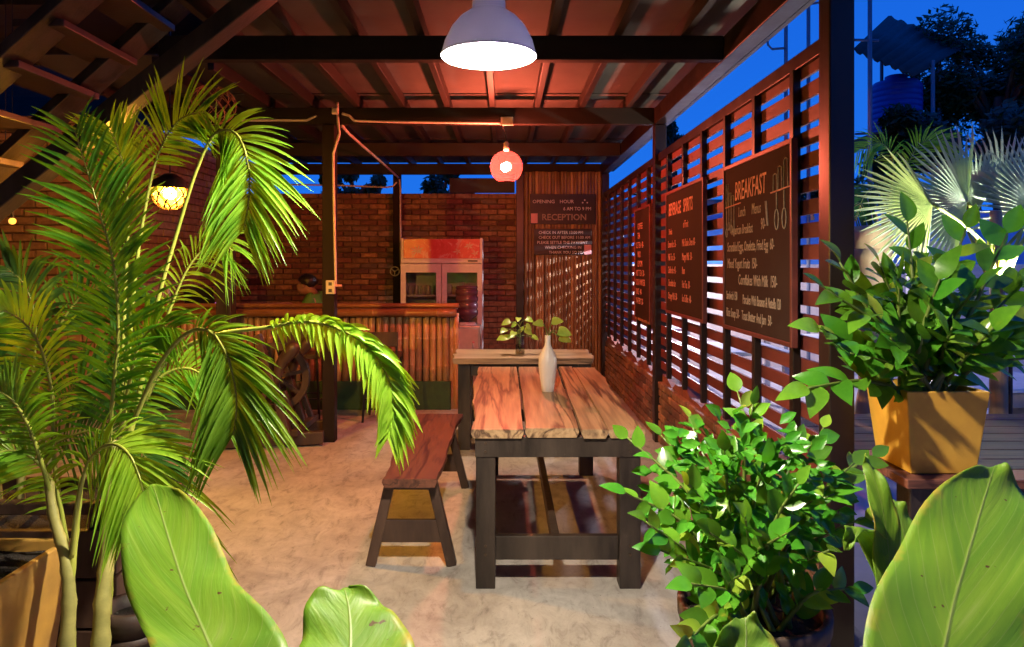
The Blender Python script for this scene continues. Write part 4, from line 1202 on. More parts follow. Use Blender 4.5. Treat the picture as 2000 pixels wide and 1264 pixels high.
sl = thing('stool', 'plain dark stool under the seated person', 'stool', (pc.x, pc.y, 0))
MB().box(pc.x - .18, pc.x + .18, pc.y - .18, pc.y + .18, 0.49, 0.52).build('seat', M['brownleg'], sl, bevel=0.004)
for (a, b_) in ((-1, -1), (1, -1), (-1, 1), (1, 1)):
    MB().bar((pc.x + a * .16, pc.y + b_ * .16, 0.0), (pc.x + a * .14, pc.y + b_ * .14, 0.49), 0.03, 0.03, (0, 1, 0)).build('leg', M['brownleg'], sl)

# bar stools
def bar_stool(x, y, label):
    s_ = thing('bar_stool', label, 'bar stool', (x, y, 0), 'bar stools along the bamboo counter')
    MB().box(x - .16, x + .16, y - .16, y + .16, 0.60, 0.64).build('seat', M['brownleg'], s_, bevel=0.006)
    MB().box(x - .16, x + .16, y - .172, y - .15, 0.72, 0.86).build('backrest', M['brownleg'], s_, bevel=0.006)
    for a in (-1, 1):
        MB().bar((x + a * .145, y - .155, 0.60), (x + a * .145, y - .163, 0.80), 0.018, 0.018, (0, 1, 0)).build('upright', M['black'], s_)
        for b_ in (-1, 1):
            MB().bar((x + a * .175, y + b_ * .175, 0.0), (x + a * .14, y + b_ * .14, 0.60), 0.02, 0.02, (0, 1, 0)).build('leg', M['black'], s_)
        MB().bar((x + a * .165, y - .165, 0.2), (x + a * .165, y + .165, 0.2), 0.014, 0.014).build('rung', M['black'], s_)
    for b_ in (-1, 1):
        MB().bar((x - .165, y + b_ * .165, 0.22), (x + .165, y + b_ * .165, 0.22), 0.014, 0.014).build('rung', M['black'], s_)
bar_stool(-1.17, 6.98, 'brown bar stool before the counter between free-standing post and fridge')
bar_stool(-1.93, 6.98, 'brown bar stool before the counter behind the wooden wheel rig')
bar_stool(-2.65, 6.98, 'brown bar stool before the counter half hidden by palm fronds')

# old wooden wheel rig on its sled
wr = thing('wooden_wheel_rig', 'old dark wooden wheel rig on a sled base beside the free-standing post', 'wheel rig', (-2.0, 6.0, 0))
B_ = M['brownleg']
for y in (5.83, 6.28):
    MB().bar((-2.42, y, 0.06), (-1.60, y + 0.12, 0.07), 0.075, 0.10).build('runner', B_, wr, bevel=0.006)
for x in (-2.35, -1.80):
    MB().bar((x, 5.80, 0.135), (x, 6.45, 0.135), 0.06, 0.05).build('cross_tie', B_, wr, bevel=0.005)
for y in (5.86, 6.30):
    MB().bar((-1.86, y, 0.10), (-2.12, y, 0.93), 0.055, 0.07, (0, 1, 0)).build('upright', B_, wr, bevel=0.005)
    MB().bar((-2.36, y, 0.10), (-1.98, y, 0.52), 0.05, 0.06, (0, 1, 0)).build('brace', B_, wr, bevel=0.005)
    MB().bar((-1.80, y + 0.05, 0.12), (-1.92, y + 0.05, 0.46), 0.045, 0.05, (0, 1, 0)).build('brace', B_, wr, bevel=0.005)
    MB().tube(smooth_curve([(-1.98, y, 0.50), (-1.93, y, 0.68), (-1.84, y, 0.80), (-1.80, y, 0.86)], 8), [0.03, 0.035, 0.045, 0.05, 0.055, 0.058, 0.052, 0.03], 8).build('arm_post', B_, wr, True)
wc = Vector((-2.04, 6.08, 0.55)); Rw = 0.29
n_ = 36
b_ = MB(); vs = []; fs = []
for k in range(n_):
    a = 2 * PI * k / n_
    for (r, y) in ((Rw, -0.025), (Rw, 0.025), (Rw - 0.055, 0.025), (Rw - 0.055, -0.025)):
        vs.append(wc + Vector((r * math.cos(a), y, r * math.sin(a))))
for k in range(n_):
    p0, p1 = k * 4, ((k + 1) % n_) * 4
    for i in range(4): fs.append((p0 + i, p1 + i, p1 + (i + 1) % 4, p0 + (i + 1) % 4))
wh = b_.add(vs, fs).build('wheel', B_, wr)
for k in range(8):
    a = 2 * PI * k / 8 + 0.2
    d_ = Vector((math.cos(a), 0, math.sin(a)))
    MB().bar(wc + d_ * 0.04, wc + d_ * (Rw - 0.05), 0.028, 0.028, (0, 1, 0)).build('spoke', B_, wh)
MB().tube([wc + Vector((0, -0.24, 0)), wc + Vector((0, 0.24, 0))], 0.03, 12).build('hub', B_, wh, True)
for z in (0.60, 0.70):
    MB().bar((-2.15, 5.86, z + 0.02), (-2.15, 6.30, z + 0.02), 0.03, 0.04).build('slat', B_, wr)

wr.location.x += 0.10

# ================================================================== plants under the roof
def frond(parent, px, n=46, L=0.26, W=0.018, mat='palm', normal=(0, -1, 0.35), droop=0.35, fwd=0.75, start=0.16, seed=0, rr=0.0075, hang=0.0, fold=0.5, lr=(1, 1), name='frond'):
    """a feather leaf: a tapering stalk with two rows of folded leaflets that arch and droop; px are points (photo pixel, distance)"""
    q = random.Random(seed)
    P = smooth_curve([pix(*p) for p in px], 60)
    N0 = Vector(normal).normalized()
    b = MB()
    for side in (-1, 1):
        ml = lr[0] if side < 0 else lr[1]
        for i in range(int(n * 0.85)):
            t = start + (1 - start) * (i + q.uniform(-0.3, 0.3) + 0.5) / int(n * 0.85)
            t = min(max(t, 0), 1)
            k = t * (len(P) - 1); a = min(int(k), len(P) - 2)
            p = P[a].lerp(P[a + 1], k - a)
            T = (P[min(a + 2, len(P) - 1)] - P[max(a - 1, 0)]).normalized()
            S = T.cross(N0)
            if S.length < 0.05: S = T.orthogonal()
            S.normalize(); S *= side
            Nn = S.cross(T) * side
            u = (t - start) / (1 - start)
            prof = (0.45 + 1.1 * u if u < 0.5 else 1.0 - 1.25 * (u - 0.5) ** 1.5)
            ll = L * ml * max(0.18, prof) * q.uniform(0.82, 1.12)
            f = fwd + u * 0.9 + q.uniform(-0.12, 0.12)
            d = (S + T * f + Nn * q.uniform(-0.05, 0.35)).normalized()
            w = W * 0.66 * q.uniform(0.7, 1.2) * (0.6 + 0.6 * min(1, prof))
            m_ = 6
            dr = droop * q.uniform(0.6, 1.4)
            ring = []
            tw = q.uniform(-0.5, 0.5)
            for j in range(m_ + 1):
                s = j / m_
                pt_ = p + d * (ll * s) + Vector((0, 0, -1)) * (ll * dr * s * s + ll * hang * s)
                dd = (d + Vector((0, 0, -1)) * (2 * dr * s + hang)).normalized()
                wv = dd.cross(Nn)
                if wv.length < 1e-3: wv = dd.orthogonal()
                wv.normalize()
                wv = (Matrix.Rotation(tw * s, 3, dd) @ wv)
                nn = wv.cross(dd)
                ww = w * 0.5 * (0.35 + 2.6 * s if s < 0.25 else 1.0 - ((s - 0.25) / 0.75) ** 1.7 * 0.97)
                ring += [pt_ - wv * ww + nn * ww * fold, pt_, pt_ + wv * ww + nn * ww * fold]
            fs = []
            for j in range(m_):
                a_ = j * 3; c_ = a_ + 3
                fs += [(a_, a_ + 1, c_ + 1, c_), (a_ + 1, a_ + 2, c_ + 2, c_ + 1)]
            b.add(ring, fs)
    org = WLOC[parent.name]
    me = b.mesh(name, M[mat], True, org)
    o = bpy.data.objects.new(name, me); C.objects.link(o); o.parent = parent; register(o, org)
    rad = [rr * (1 - 0.8 * i / (len(P) - 1)) for i in range(len(P))]
    MB().tube(P, rad, 6).build('stalk', M['rachis'], o, True)
    return o

def square_pot(name, label, cx, cy, z0, z1, wt, wb, mat, wall=0.02, rim=0.0):
    root = thing(name, label, 'plant pot', (cx, cy, z0))
    vs = []
    for (w, z) in ((wb / 2, z0), (wt / 2, z1), (wt / 2 - wall, z1), (wt / 2 - wall - 0.01, z1 - 0.05)):
        vs += [(cx - w, cy - w, z), (cx + w, cy - w, z), (cx + w, cy + w, z), (cx - w, cy + w, z)]
    fs = [(3, 2, 1, 0)]
    for l in range(3):
        for k in range(4):
            fs.append((l * 4 + k, l * 4 + (k + 1) % 4, l * 4 + 4 + (k + 1) % 4, l * 4 + 4 + k))
    MB().add(vs, fs).build('body', mat, root, bevel=0.004)
    w = wt / 2 - wall - 0.006
    g = 9; sv = []; sf = []
    for i in range(g):
        for j in range(g):
            x, y = cx - w + 2 * w * i / (g - 1), cy - w + 2 * w * j / (g - 1)
            sv.append((x, y, z1 - 0.03 + 0.012 * mnoise.noise(Vector((x * 20, y * 20, 0)))))
    for i in range(g - 1):
        for j in range(g - 1):
            sf.append((i * g + j, i * g + g + j, i * g + g + j + 1, i * g + j + 1))
    MB().add(sv, sf).build('soil', M['soil'], root, True)
    return root

def round_pot(name, label, cx, cy, z0, z1, rt, rb, mat, rings=0):
    root = thing(name, label, 'plant pot', (cx, cy, z0))
    prof = [(rb, z0), (rb + (rt - rb) * 0.5, z0 + (z1 - z0) * 0.5), (rt - 0.006, z1 - 0.05)]
    for k in range(rings):
        z = z1 - 0.05 + 0.012 * k
    prof += [(rt + 0.006, z1 - 0.045), (rt + 0.008, z1), (rt - 0.012, z1), (rt - 0.02, z1 - 0.05)]
    MB().lathe([(r, z) for r, z in prof], (cx, cy, 0), 28, True).build('body', mat, root, True)
    for k in range(rings):
        z = z1 - 0.085 - 0.04 * k
        rr_ = rb + (rt - rb) * (z - z0) / (z1 - z0)
        MB().lathe([(rr_ + 0.001, -0.012), (rr_ + 0.009, -0.004), (rr_ + 0.009, 0.004), (rr_ + 0.001, 0.012)], (cx, cy, z), 28).build('band', mat, root, True)
    MB().lathe([(0.001, z1 - 0.028), (rt - 0.017, z1 - 0.035)], (cx, cy, 0), 24).build('soil', M['soil'], root, True)
    return root

M['pot_in_shade'] = surf('shaded_yellow_pot', (0.50, 0.28, 0.05), (0.34, 0.185, 0.04), 6, 0.6, (1, 1, 1), 0.3)  # yellow pot paint with its shade put into the colour
# big areca palm: shade-darkened yellow pot, clump of canes, fronds
ap = square_pot('plant_pot', 'tall shade-darkened yellow square pot holding canes of the tall palm', -1.475, 1.92, 0.0, 0.70, 0.40, 0.26, M['pot_in_shade'])
palm = thing('areca_palm', 'tall feathery palm with arching fronds rising from slim yellow canes', 'palm', (-1.12, 1.95, 0))
canes = [[(128, 1290, 1.92), (135, 1180, 1.94), (128, 1090, 1.96), (105, 1010, 1.98), (95, 940, 2.0)],
         [(140, 1270, 1.94), (138, 1150, 1.95), (150, 1020, 1.98), (160, 930, 2.0)],
         [(196, 1290, 2.0), (200, 1180, 2.02), (208, 1090, 2.05), (215, 960, 2.08), (222, 860, 2.1)],
         [(203, 1290, 2.05), (210, 1120, 2.08), (232, 960, 2.12), (262, 800, 2.16)]]
for i, cpts in enumerate(canes):
    P = smooth_curve([pix(*c) for c in cpts], 24)
    base = P[0].copy(); P = [Vector((base.x * 1.0, base.y + 0.02, 0.0)), base * 0.5 + Vector((base.x * 0.5, base.y * 0.5, 0)) * 1.0 if False else Vector((base.x, base.y + 0.01, base.z * 0.5))] + P
    r0 = (0.021, 0.012, 0.026, 0.020)[i]
    MB().tube(P, [r0 * (1 - 0.5 * k / len(P)) * (1.16 if k % 4 == 0 else 1) for k in range(len(P))], 10).build('cane', M['palmtrunk'] if i in (0, 2) else M['rachis'], palm, True)
A = palm
F = [
 # the upright frond
 dict(px=[(205, 1000, 2.08), (218, 800, 2.06), (231, 650, 2.04), (222, 520, 2.02), (190, 400, 2.0), (146, 255, 1.96)], n=58, L=0.27, W=0.020, droop=0.22, fwd=0.55, start=0.10, seed=1),
 # the great arch that hangs beside the post
 dict(px=[(262, 820, 2.14), (300, 620, 2.12), (350, 440, 2.1), (385, 330, 2.06), (420, 262, 2.02), (462, 262, 1.98), (485, 320, 1.95), (486, 385, 1.93), (476, 450, 1.92)], n=48, L=0.235, W=0.019, droop=0.30, fwd=0.5, start=0.47, seed=2, lr=(0.95, 0.95)),
 dict(px=[(240, 840, 2.2), (262, 560, 2.22), (285, 400, 2.22), (310, 300, 2.2), (350, 235, 2.16), (400, 218, 2.12)], n=34, L=0.25, W=0.018, droop=0.18, fwd=0.5, start=0.55, seed=3),
 dict(px=[(235, 820, 2.3), (245, 560, 2.32), (250, 420, 2.32), (240, 320, 2.3), (215, 250, 2.28)], n=40, L=0.22, W=0.016, droop=0.15, fwd=0.7, start=0.3, seed=4),
 # the lit arch to the middle
 dict(px=[(280, 790, 2.1), (330, 700, 2.08), (420, 655, 2.04), (520, 640, 2.0), (600, 628, 1.97), (675, 648, 1.95), (730, 690, 1.93), (762, 750, 1.92), (768, 805, 1.91), (760, 845, 1.9)], n=58, L=0.105, W=0.030, droop=0.75, fwd=0.45, start=0.34, seed=5, normal=(0.05, -1.0, 0.12), hang=0.0, lr=(1.0, 0.75), mat='palm_lime'),
 # the one that droops before it
 dict(px=[(262, 820, 2.02), (310, 715, 1.98), (360, 655, 1.94), (405, 645, 1.90), (438, 682, 1.87), (455, 735, 1.85), (462, 790, 1.83), (456, 850, 1.82)], n=52, L=0.225, W=0.019, droop=0.35, fwd=0.55, start=0.34, seed=6, normal=(0, -1, 0.2), hang=0.12),
 # the low one over the pot
 dict(px=[(140, 1090, 1.96), (152, 980, 1.92), (175, 900, 1.88), (215, 868, 1.84), (250, 885, 1.80), (272, 930, 1.78), (285, 985, 1.76)], n=46, L=0.29, W=0.019, droop=0.45, fwd=0.25, start=0.28, seed=7, normal=(0, -0.8, 0.6), hang=0.2, mat='palm_lime', lr=(1.0, 0.6)),
 dict(px=[(120, 1040, 2.0), (80, 900, 1.98), (50, 820, 1.95), (10, 770, 1.92), (-50, 760, 1.9)], n=40, L=0.22, W=0.018, droop=0.35, fwd=0.5, seed=8, start=0.25),
 dict(px=[(120, 1020, 2.1), (105, 880, 2.1), (100, 760, 2.1), (70, 660, 2.08), (15, 610, 2.05), (-40, 620, 2.0)], n=46, L=0.22, W=0.018, droop=0.35, fwd=0.5, seed=9, start=0.2),
 dict(px=[(215, 940, 2.2), (260, 820, 2.22), (310, 740, 2.24), (370, 720, 2.24), (420, 760, 2.22), (430, 820, 2.2)], n=40, L=0.20, W=0.017, droop=0.4, fwd=0.5, seed=11),
 dict(px=[(222, 900, 2.3), (280, 740, 2.34), (330, 610, 2.36), (370, 520, 2.36), (420, 470, 2.34), (455, 490, 2.3)], n=40, L=0.20, W=0.012, droop=0.55, fwd=0.6, seed=12, start=0.25),
 dict(px=[(130, 1060, 2.05), (110, 960, 2.05), (70, 900, 2.02), (20, 880, 2.0), (-40, 900, 1.96)], n=36, L=0.2, W=0.018, droop=0.45, fwd=0.4, seed=14),
 dict(px=[(225, 900, 2.15), (250, 760, 2.12), (270, 680, 2.1), (300, 640, 2.06), (345, 640, 2.02)], n=40, L=0.19, W=0.017, droop=0.35, fwd=0.6, seed=15),
]
for f in F: frond(A, **f)

# second, darker palm further in
ap2 = round_pot('plant_pot', 'dark ribbed plastic pot standing on the floor beside the palm canes', -1.10, 2.13, 0.0, 0.50, 0.085, 0.065, M['dark_pot'], 4)
sp = thing('areca_palm', 'shorter dark green palm behind the tall one by the brick wall', 'palm', (-1.85, 2.75, 0))
for i in range(3):
    x = -1.85 + (i - 1) * 0.06
    MB().tube(smooth_curve([(x, 2.75, 0), (x - 0.01, 2.75, 0.35), (x + (i - 1) * 0.05, 2.75, 0.8)], 10), 0.016, 8).build('cane', M['palmtrunk'], sp, True)
for k, f in enumerate([
 dict(px=[(40, 900, 2.75), (60, 760, 2.75), (70, 640, 2.72), (50, 560, 2.7), (10, 520, 2.65)]),
 dict(px=[(50, 900, 2.75), (110, 800, 2.8), (160, 740, 2.8), (220, 720, 2.8), (270, 760, 2.78)]),
 dict(px=[(30, 900, 2.75), (0, 780, 2.7), (-30, 700, 2.65), (-80, 680, 2.6)]),
 dict(px=[(45, 880, 2.8), (90, 700, 2.85), (140, 600, 2.88), (200, 560, 2.88), (255, 590, 2.85)]),
 dict(px=[(45, 900, 2.7), (120, 860, 2.65), (190, 840, 2.6), (250, 860, 2.55), (300, 910, 2.5)])]):
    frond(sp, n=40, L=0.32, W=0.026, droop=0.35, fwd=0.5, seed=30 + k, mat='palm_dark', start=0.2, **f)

# timber planter it stands in
tp = thing('timber_planter', 'dark timber planter box of weathered boards behind the tall square pot', 'planter', (-1.9, 2.75, 0))
for k, z in enumerate((0.10, 0.27, 0.44)):
    for y in (2.45, 3.05):
        MB().box(-2.5, -1.35, y - 0.015, y + 0.015, z, z + 0.16).build('board', M['brownleg'], tp, bevel=0.004)
    for x in (-2.5, -1.35):
        MB().box(x - 0.015, x + 0.015, 2.466, 3.034, z, z + 0.16).build('board', M['brownleg'], tp, bevel=0.004)
for x in (-2.45, -1.40):
    for y in (2.49, 3.01):
        MB().box(x - 0.03, x + 0.03, y - 0.024, y + 0.024, 0, 0.66).build('corner_post', M['blackwood'], tp, bevel=0.004)
MB().box(-2.56, -1.30, 2.415, 2.47, 0.662, 0.70).build('cap_rail', M['brownleg'], tp, bevel=0.004)
MB().box(-2.47, -1.38, 2.475, 3.02, 0.44, 0.56).build('soil', M['soil'], tp)

# ------------------------------------------------------------------ glossy plants with oval leaves
def zz_leafset(mat, L, W):
    return [flat_leaf(L, W, M[mat], 'leaf', c, f, 8) for (c, f) in ((0.10, 0.25), (0.25, 0.15), (-0.05, 0.4), (0.35, 0.3), (0.5, 0.1), (-0.15, 0.2), (0.18, 0.55))]

def zz_stem(parent, base, tip, sets, seed, n, bend=0.12, r=0.009, start=0.28, size=1.0):
    q = random.Random(seed)
    mid = base.lerp(tip, 0.55) + Vector((0, 0, bend)) + Vector((q.uniform(-.02, .02), q.uniform(-.02, .02), 0))
    P = smooth_curve([base, base.lerp(mid, 0.5) + Vector((0, 0, bend * 0.25)), mid, tip], 24)
    st_ = MB().tube(P, [r * (1.25 - 0.95 * i / 23) for i in range(24)], 7).build('stem', M['zz_stem'], parent, True)
    for i in range(n):
        t = start + (1 - start) * (i / (n - 1))
        k = t * 23; a = min(int(k), 22)
        p = P[a].lerp(P[a + 1], k - a)
        T = (P[min(a + 1, 23)] - P[max(a - 1, 0)]).normalized()
        up = Vector((q.uniform(-.35, .35), -0.75 + q.uniform(-.35, .35), 0.75))
        S = T.cross(up).normalized() * (1 if i % 2 else -1)
        d = (S * 0.9 + T * (0.55 + 0.5 * t + q.uniform(-.1, .2)) + Vector((0, q.uniform(-.3, .2), q.uniform(-.1, .2))))
        if i == n - 1: d = T
        s = size * (0.75 + 0.5 * math.sin(PI * min(1, 0.2 + 0.75 * (1 - t)))) * q.uniform(0.82, 1.12)
        fam_ = sets[0] if q.random() < 0.84 else sets[1]
        place('leaf', fam_[q.randrange(len(fam_))], st_, p, aim(d, up, q.uniform(-0.4, 0.4)), (s * q.uniform(0.9, 1.15), s, s))

setA = (zz_leafset('zz', 0.063, 0.037), zz_leafset('zz_lime', 0.058, 0.033))
p0 = Vector((0.70, 2.02, 0))
round_pot('plant_pot', 'dark brown round pot of the bushy glossy plant beside the table', 0.70, 2.02, 0.0, 0.555, 0.20, 0.15, M['dark_pot'], 2)
z1 = thing('glossy_plant', 'bushy plant of glossy oval leaves standing beside the long table', 'plant', (0.70, 2.02, 0.54))
tipsA = [(1225, 855, 2.1), (1222, 962, 1.95), (1262, 1020, 1.85), (1290, 850, 2.2), (1345, 815, 2.25), (1440, 765, 2.2), (1470, 790, 2.05), (1560, 860, 2.2), (1608, 835, 2.25), (1668, 905, 2.15),
         (1705, 890, 2.25), (1345, 945, 1.9), (1415, 880, 1.95), (1495, 905, 1.9), (1560, 945, 1.85), (1630, 965, 1.95), (1690, 1010, 2.05), (1385, 1040, 1.78), (1455, 1010, 1.76), (1540, 1040, 1.74),
         (1620, 1075, 1.8), (1290, 1075, 1.85), (1350, 1140, 1.74), (1665, 1150, 1.9), (1450, 1120, 1.7), (1345, 1250, 1.72)]
for i, (u, v_, Y) in enumerate(tipsA):
    base = Vector((0.70 + rnd.uniform(-.10, .10), 2.02 + rnd.uniform(-.10, .10), 0.50))
    tip = pix(u, v_, Y)
    zz_stem(z1, base, tip, setA, 200 + i, 11, 0.05 if v_ > 1000 else 0.10, 0.0075, 0.26 if v_ < 1200 else 0.5)

# the many small leaves deep in the bush
def filler(parent, centre, rad, n, seed, L, W, mat):
    q = random.Random(seed); b = MB()
    for i in range(n):
        d = Vector((q.gauss(0, 1), q.gauss(0, 1), q.gauss(0, 1))).normalized() * (q.random() ** 0.5)
        p = centre + Vector((d.x * rad[0], d.y * rad[1], d.z * rad[2]))
        R3 = aim((d.x + q.uniform(-.6, .6), d.y - 0.2 + q.uniform(-.6, .6), d.z * 0.6 + q.uniform(-.5, .5)), (q.uniform(-.4, .4), -0.6, 0.8), q.uniform(-.5, .5))
        s = q.uniform(0.7, 1.15)
        pts = [(0, 0, 0), (-W / 2, L * 0.4, 0.1 * W), (0, L * 0.42, -0.004), (W / 2, L * 0.4, 0.1 * W), (-W * 0.36, L * 0.75, 0.0), (0, L * 0.78, -0.008), (W * 0.36, L * 0.75, 0.0), (0, L, -0.012)]
        b.add([p + R3 @ (Vector(v) * s) for v in pts], [(0, 2, 1), (0, 3, 2), (1, 2, 5, 4), (2, 3, 6, 5), (4, 5, 7), (5, 6, 7)])
    org = WLOC[parent.name]
    me = b.mesh('inner_leaves', M[mat], True, org)
    o = bpy.data.objects.new('inner_leaves', me); C.objects.link(o); o.parent = parent; register(o, org); o['kind'] = 'stuff'
filler(z1, Vector((0.68, 2.05, 0.82)), (0.28, 0.20, 0.27), 600, 1, 0.056, 0.032, 'zz')
setB = (zz_leafset('zz', 0.115, 0.062), zz_leafset('zz_lime', 0.10, 0.05))
PXc, PYc = 1.55, 2.645
square_pot('plant_pot', 'bright yellow square tapered pot on the red brown ledge', PXc, PYc, 0.768, 1.063, 0.292, 0.232, M['yellow_pot'], 0.016)
z2 = thing('glossy_plant', 'tall plant of glossy oval leaves growing in the yellow pot', 'plant', (PXc, PYc, 1.03))
tipsB = [(1772, 432, 2.6), (1888, 445, 2.6), (1968, 455, 2.62), (1718, 515, 2.55), (1640, 512, 2.5), (1578, 758, 2.35), (1600, 640, 2.4), (1612, 565, 2.45), (1700, 600, 2.4), (1835, 545, 2.45),
         (1905, 565, 2.45), (1990, 560, 2.6), (2040, 620, 2.6), (2010, 700, 2.6), (1755, 545, 2.5), (1860, 640, 2.38), (1660, 690, 2.38), (1740, 660, 2.36), (1940, 640, 2.4)]
for i, (u, v_, Y) in enumerate(tipsB):
    base = Vector((PXc + rnd.uniform(-.085, .085), PYc + rnd.uniform(-.085, .085), 1.02))
    zz_stem(z2, base, pix(u, v_, Y), setB, 300 + i, 12, 0.04, 0.011, 0.26, 0.92)

filler(z2, Vector((1.56, 2.68, 1.30)), (0.26, 0.18, 0.22), 160, 2, 0.095, 0.05, 'zz')
# ledge the yellow pot stands on
lg = thing('timber_ledge', 'red brown timber ledge under the yellow pot', 'ledge', (2.2, 3.0, 0))
M['ledge'] = grain_wood('oiled_red_plank', (0.20, 0.068, 0.042), (0.09, 0.030, 0.02), (0.1, 1, 1), 6, 0.68, 0.2)
for k in range(8):
    y = 2.46 + k * 0.137
    MB().box(1.385, 3.6, y, y + 0.131, 0.735, 0.766).build('plank', M['ledge'], lg, bevel=0.003)
for x in (1.41, 2.45, 3.5):
    for y in (2.49, 3.42):
        MB().box(x, x + 0.09, y, y + 0.09, -0.01, 0.734).build('leg', M['blackwood'], lg, bevel=0.004)
MB().box(1.501, 2.449, 2.50, 2.53, 0.60, 0.734).build('apron', M['blackwood'], lg, bevel=0.003)
MB().box(2.541, 3.499, 2.50, 2.53, 0.60, 0.734).build('apron', M['blackwood'], lg, bevel=0.003)

# ------------------------------------------------------------------ broad variegated leaves before the camera
def broad_leaf_material():
    m, nt, b = new_mat('broad_lime_leaf')
    out_ = nt.nodes['Material Output']
    uv = nt.nodes.new('ShaderNodeUVMap'); uv.uv_map = 'leaf'
    sp_ = nt.nodes.new('ShaderNodeSeparateXYZ'); nt.links.new(uv.outputs[0], sp_.inputs[0])
    ab = nt.nodes.new('ShaderNodeMath'); ab.operation = 'ABSOLUTE'; nt.links.new(sp_.outputs['X'], ab.inputs[0])
    mu = nt.nodes.new('ShaderNodeMath'); mu.operation = 'MULTIPLY_ADD'; mu.inputs[1].default_value = -0.35
    nt.links.new(ab.outputs[0], mu.inputs[0]); nt.links.new(sp_.outputs['Y'], mu.inputs[2])
    cb = nt.nodes.new('ShaderNodeCombineXYZ'); nt.links.new(mu.outputs[0], cb.inputs['Y'])
    sx = nt.nodes.new('ShaderNodeMath'); sx.operation = 'MULTIPLY'; sx.inputs[1].default_value = 0.12
    nt.links.new(sp_.outputs['X'], sx.inputs[0]); nt.links.new(sx.outputs[0], cb.inputs['X'])
    v1 = noise(nt, cb, 5.0, 4, 0.5, 0.2)
    r = ramp(nt, [(0.30, (0.11, 0.27, 0.014)), (0.45, (0.15, 0.31, 0.018)), (0.58, (0.20, 0.35, 0.025)), (0.72, (0.30, 0.40, 0.09))])
    nt.links.new(v1.outputs['Fac'], r.inputs['Fac'])
    # pale midrib
    rm = ramp(nt, [(0.0, (1, 1, 1)), (0.035, (0, 0, 0))])
    nt.links.new(ab.outputs[0], rm.inputs['Fac'])
    mx = nt.nodes.new('ShaderNodeMixRGB'); mx.inputs['Color2'].default_value = (0.26, 0.34, 0.09, 1)
    nt.links.new(rm.outputs['Color'], mx.inputs['Fac']); nt.links.new(r.outputs['Color'], mx.inputs['Color1'])
    # yellowing along the margin
    mpo = coords(nt); ny = noise(nt, mpo, 11, 3)
    ad = nt.nodes.new('ShaderNodeMath'); ad.operation = 'MULTIPLY'; nt.links.new(ab.outputs[0], ad.inputs[0]); nt.links.new(ny.outputs['Fac'], ad.inputs[1])
    ry = ramp(nt, [(0.46, (0, 0, 0)), (0.62, (1, 1, 1))]); nt.links.new(ad.outputs[0], ry.inputs['Fac'])
    mx2 = nt.nodes.new('ShaderNodeMixRGB'); mx2.inputs['Color2'].default_value = (0.36, 0.31, 0.04, 1)
    nt.links.new(ry.outputs['Color'], mx2.inputs['Fac']); nt.links.new(mx.outputs['Color'], mx2.inputs['Color1'])
    # side veins running out from the midrib, and a few brown specks
    vm = nt.nodes.new('ShaderNodeMath'); vm.operation = 'MULTIPLY'; vm.inputs[1].default_value = 15.0; nt.links.new(mu.outputs[0], vm.inputs[0])
    vf = nt.nodes.new('ShaderNodeMath'); vf.operation = 'FRACT'; nt.links.new(vm.outputs[0], vf.inputs[0])
    rv = ramp(nt, [(0.0, (0, 0, 0)), (0.04, (0.55, 0.55, 0.55)), (0.09, (0, 0, 0))]); nt.links.new(vf.outputs[0], rv.inputs['Fac'])
    mv = nt.nodes.new('ShaderNodeMixRGB'); mv.inputs['Color2'].default_value = (0.28, 0.36, 0.10, 1)
    nt.links.new(rv.outputs['Color'], mv.inputs['Fac']); nt.links.new(mx2.outputs['Color'], mv.inputs['Color1'])
    ns = noise(nt, mpo, 38, 2); rs = ramp(nt, [(0.27, (1, 1, 1)), (0.30, (0, 0, 0))]); nt.links.new(ns.outputs['Fac'], rs.inputs['Fac'])
    mk = nt.nodes.new('ShaderNodeMixRGB'); mk.inputs['Color2'].default_value = (0.12, 0.07, 0.02, 1)
    nt.links.new(rs.outputs['Color'], mk.inputs['Fac']); nt.links.new(mv.outputs['Color'], mk.inputs['Color1'])
    mx2 = mk
    nt.links.new(mx2.outputs['Color'], b.inputs['Base Color'])
    b.inputs['Roughness'].default_value = 0.48
    tr_ = nt.nodes.new('ShaderNodeBsdfTranslucent')
    g = nt.nodes.new('ShaderNodeMixRGB'); g.blend_type = 'MULTIPLY'; g.inputs['Fac'].default_value = 1; g.inputs['Color2'].default_value = (1.5, 1.4, 0.6, 1)
    nt.links.new(mx2.outputs['Color'], g.inputs['Color1']); nt.links.new(g.outputs['Color'], tr_.inputs['Color'])
    ms_ = nt.nodes.new('ShaderNodeMixShader'); ms_.inputs['Fac'].default_value = 0.45
    nt.links.new(b.outputs[0], ms_.inputs[1]); nt.links.new(tr_.outputs[0], ms_.inputs[2]); nt.links.new(ms_.outputs[0], out_.inputs['Surface'])
    v2 = noise(nt, cb, 22, 3, 0.5)
    ab2 = nt.nodes.new('ShaderNodeMath'); ab2.operation = 'ADD'; nt.links.new(v2.outputs['Fac'], ab2.inputs[0]); nt.links.new(rm.outputs['Color'], ab2.inputs[1])
    bump(nt, b, ab2.outputs[0], 0.3, 0.004)
    return m
M['broad'] = broad_leaf_material()

